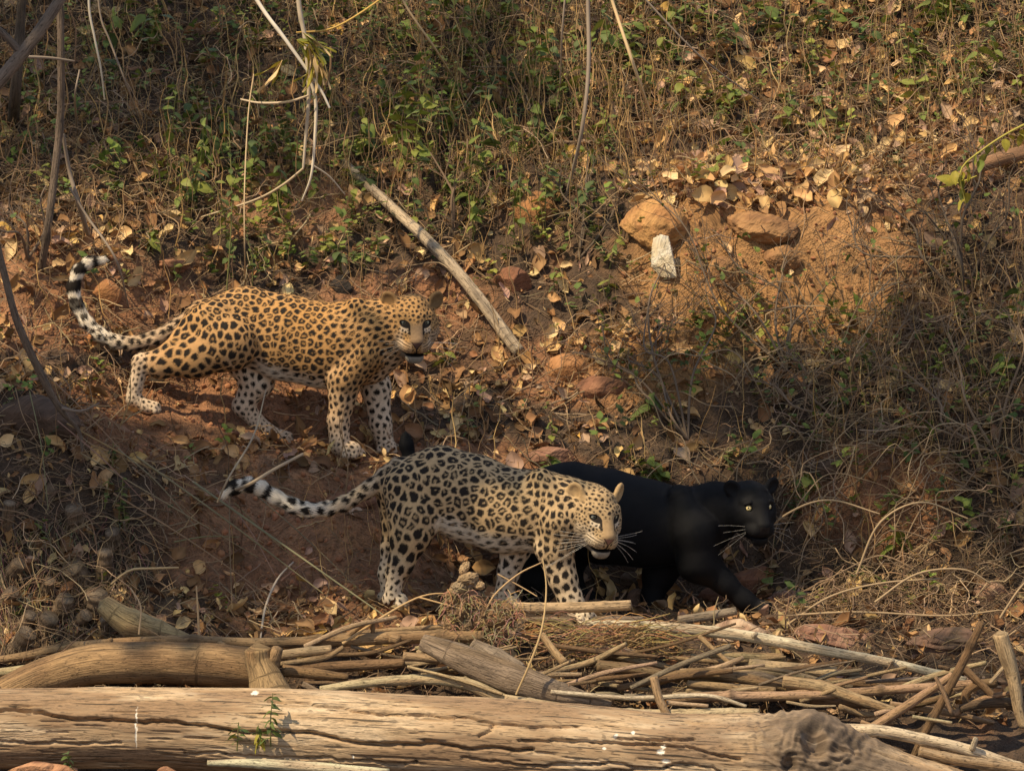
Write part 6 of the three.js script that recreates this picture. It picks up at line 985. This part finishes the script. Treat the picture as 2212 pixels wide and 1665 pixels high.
// crossed, curved vines filling the thicket
const archGeos = [0, 1, 2, 3, 4, 5].map(i => { const R = mulberry(950 + i), a = (R() - 0.5) * 0.5; const pts = [0, 1, 2, 3, 4, 5, 6, 7].map(k => v3(-0.5 + k / 7 + (R() - 0.5) * 0.10, 0.34 * Math.sin(k / 7 * 3.0) * (0.4 + 0.6 * R()) + (R() - 0.5) * 0.14, a * Math.sin(k / 7 * 3.14) + (R() - 0.5) * 0.12)); const g = branchGeo(pts, [0.006, 0.0055, 0.003].map(r => r * [1, 0.7, 1.2, 0.6, 0.9, 1.1][i]), [1, 1, 1], { radial: 4, segs: 14, rough: 0.05 }); g.deleteAttribute('color'); return g; });
const thick = (u, v) => { const a = sst(1590, 1840, u + (v - 700) * 0.4) * sst(560, 760, v + (u - 1700) * 0.35) * sst(1400, 1290, v); return Math.max(a * 0.95 * (1 - 0.75 * blob(u, v, 1880, 1080, 120, 80)), 0.10 + 0.2 * sst(500, 300, v), 0.6 * blob(u, v, 180, 330, 260, 200), 0.9 * blob(u, v, 150, 1180, 230, 260), 0.5 * blob(u, v, 1330, 1360, 160, 50)); };
scatter('vine_tangle', archGeos, instTwig, drySpots(4700, (u, v) => thick(u, v) * clearOf(u, v)), (p, u, v) => { const n = normalAt(p.x, p.z, 0.03), s = rr(0.10, 0.42); const q = new THREE.Quaternion().setFromEuler(new THREE.Euler(rr(-.9, .7), rr(0, 6.283), rr(-.4, .4), 'YXZ')); return [p.clone().addScaledVector(n, rr(-0.02, 0.05)), q, v3(s, s, s), tint(pick([TW[0], TW[1], TW[4], TW[3], TW[1]]))]; }, 'tangle of dry vines and rootlets');
// upright dry stems
const stemGeos = [0, 1, 2, 3].map(i => { const R = mulberry(980 + i), pts = [0, 1, 2, 3, 4].map(k => v3((R() - 0.5) * 0.07 * k, k / 4, (R() - 0.5) * 0.07 * k)); const g = branchGeo(pts, [0.0085, 0.0065, 0.0035].map(r => r * [1, 0.75, 1.2, 0.6][i]), [1, 1, 1], { radial: 4, segs: 7, rough: 0.05 }); g.deleteAttribute('color'); return g; });
const stemAmount = (u, v) => Math.max(0.12, 0.95 * sst(640, 380, v) * sst(1650, 1300, u) * (0.45 + 0.55 * sst(500, 900, u)), 0.45 * sst(560, 200, v), 0.4 * blob(u, v, 1450, 1010, 170, 60), 0.75 * sst(1650, 1950, u) * sst(430, 640, v) * sst(1250, 1100, v)) * (1 - 0.9 * blob(u, v, 1660, 540, 280, 130)) * sst(1360, 1280, v);
scatter('dry_stems', stemGeos, instTwig, drySpots(4800, (u, v) => stemAmount(u, v) * clearOf(u, v)), (p, u, v) => { const s = 0.08 + 0.34 * Math.pow(rnd(), 1.4); const q = new THREE.Quaternion().setFromUnitVectors(v3(0, 1, 0), v3(rr(-.35, .35), 1, rr(-.25, .4)).normalize()); return [p.clone().add(v3(0, -0.01, 0)), q, v3(s * 0.9, s, s * 0.9), tint(pick([[0.36, 0.235, 0.11], [0.25, 0.155, 0.08], [0.46, 0.31, 0.14], [0.17, 0.105, 0.06], [0.40, 0.25, 0.10]]))]; }, 'thin dry stems standing on the bank');
// low green leaves among the litter
const sprigGeos = [0, 1, 2].map(i => { const R = mulberry(60 + i), L = []; for (let k = 0; k < 5; k++) { const g = leafGeo(80 + i * 5 + k, { nx: 4, nz: 2, w: 0.30, curl: -0.5, roll: -0.3, fold: 0.2 }); g.scale(0.5, 0.5, 0.5); g.rotateZ(R() * 0.9 - 0.2); g.rotateY(k * 1.25 + R()); g.translate(0, 0.25 + 0.18 * k, 0); L.push(g); } return mergeGeometries(L); });
const greenAmount = (u, v) => Math.max(0.05, 0.55 * sst(640, 420, v) * sst(150, 500, u) * sst(1500, 1150, u), 0.34 * sst(420, 200, v), 0.35 * sst(520, 420, v) * sst(600, 200, u), 0.5 * blob(u, v, 650, 560, 260, 60), 0.4 * sst(1550, 1800, u) * sst(620, 760, v) * sst(1250, 1100, v), 0.25 * blob(u, v, 1430, 1010, 200, 60), 0.3 * blob(u, v, 1480, 720, 260, 170)) * (1 - 0.85 * Math.max(blob(u, v, 1700, 530, 230, 120), blob(u, v, 700, 1150, 300, 160), blob(u, v, 450, 890, 200, 80))) * sst(1380, 1300, v);
scatter('ground_herbs', sprigGeos, instGreen, drySpots(2300, (u, v) => greenAmount(u, v) * clearOf(u, v)), (p, u, v) => { const s = 0.032 + 0.085 * Math.pow(rnd(), 1.7); const q = new THREE.Quaternion().setFromEuler(new THREE.Euler(rr(-.4, .5), rr(0, 6.28), rr(-.4, .4))); return [p.clone().add(v3(0, rr(0, 0.06), 0.01)), q, v3(s, s, s), tint(pick([GREEN[0], GREEN[1], GREEN[2], GREEN[3], GREEN[0]]), 0.35)]; }, 'low green herbs growing through the litter');
// crumbs of soil and grit
const crumbGeos = [0, 1, 2].map(i => { const g = stoneGeo(1, 0.8, 0.9, 600 + i, { detail: 2, cuts: 8, rough: 0.15, col: [1, 1, 1], col2: [0.8, 0.8, 0.8] }); g.deleteAttribute('color'); g.deleteAttribute('uv'); return g; });
scatter('soil_crumbs', crumbGeos, new THREE.MeshStandardMaterial({ roughness: 0.95 }), drySpots(9000, (u, v) => 0.25 + 0.75 * Math.max(blob(u, v, 1660, 560, 330, 180), blob(u, v, 450, 900, 320, 110), blob(u, v, 750, 1120, 320, 180), blob(u, v, 150, 650, 200, 110), blob(u, v, 1900, 1080, 150, 110))), (p, u, v) => { const s = 0.003 + 0.016 * Math.pow(rnd(), 4); return [p.clone().add(v3(0, s * 0.3, 0)), new THREE.Quaternion().setFromEuler(new THREE.Euler(rr(0, 6), rr(0, 6), rr(0, 6))), v3(s, s * rr(0.6, 1), s), tint(bareSoil(p.x, p.y, p.z) > 0.4 ? [0.29, 0.135, 0.066] : [0.14, 0.085, 0.05], 0.3)]; }, 'crumbs of red soil on the bank');
// rootlets hanging over the cut bank at lower left
{ const h = []; const base = on(150, 1250); for (let i = 0; i < 520; i++) { const u = rr(-60, 300), v = rr(1120, 1385), p = on(clamp(u, 1, 2000), v, 0.01); p.z += 0.02; const q = p.clone().add(v3(rr(-.06, .06), rr(-.16, -.03), rr(0.01, .06))); h.push(branchGeo([p, p.clone().lerp(q, 0.4).add(v3(rr(-.02, .02), 0.015, rr(0.005, .03))), q], [0.0016, 0.0009], [0.25, 0.18, 0.11].map(c => c * rr(0.6, 1.25)), { radial: 4, segs: 4 })); } const m = new THREE.Mesh(recentre(mergeGeometries(h), base), twigMat); m.position.copy(base); structure('rootlets', m, 'stuff', { label: 'fine rootlets hanging over the bamboo stumps' }); }
// matted dry grass on the pile
{ const h = [], base = at(1330, 1400, 0.5); for (let i = 0; i < 420; i++) { const u = 1330 + (rnd() + rnd() - 1) * 190, v = 1385 + (rnd() + rnd() - 1) * 46, p = at(u, v, 0.5 + rr(-.06, .08)), a = rr(-0.6, 0.6) + (rnd() < 0.5 ? 3.14 : 0), L = rr(0.06, 0.2), q = p.clone().add(v3(Math.cos(a) * L, Math.sin(a) * L * 0.6, rr(-.04, .06))); h.push(branchGeo([p, p.clone().lerp(q, 0.5).add(v3(0, rr(-.01, .04), rr(0, .03))), q], [0.0018, 0.0011], pick([STRAW, BRN, [0.34, 0.22, 0.10]]).map(c => c * rr(0.7, 1.1)), { radial: 4, segs: 5 })); } const m = new THREE.Mesh(recentre(mergeGeometries(h), base), twigMat); m.position.copy(base); structure('grass_tangle', m, 'stuff', { label: 'matted dry grass on the driftwood under the pale bamboo' }); }

// things that look alike are told apart by their place in the row
{
  const by = new Map(), b = new THREE.Box3(); for (const o of scene.children) if (o.userData.category) { const l = o.userData.label; if (!by.has(l)) by.set(l, []); by.get(l).push(o); }
  const ord = n => n + (n % 100 > 10 && n % 100 < 14 ? 'th' : ['th', 'st', 'nd', 'rd'][n % 10] ?? 'th'), word = ['leftmost', 'second from the left', 'third from the left', 'fourth from the left', 'fifth from the left', 'sixth from the left', 'seventh from the left', 'eighth from the left', 'ninth from the left', 'tenth from the left'];
  for (const [l, os] of by) {
    if (os.length < 2) continue;
    const k = new Map(os.map(o => [o, proj(b.setFromObject(o).getCenter(v3()))[0]])); os.sort((p, q) => k.get(p) - k.get(q));
    os.forEach((o, i) => { o.userData.label = `${l}, ${os.length === 2 ? ['left one', 'right one'][i] : i === os.length - 1 ? 'rightmost' : word[i] ?? ord(i + 1) + ' from the left'}`; });
  }
}
renderer.render(scene, camera);
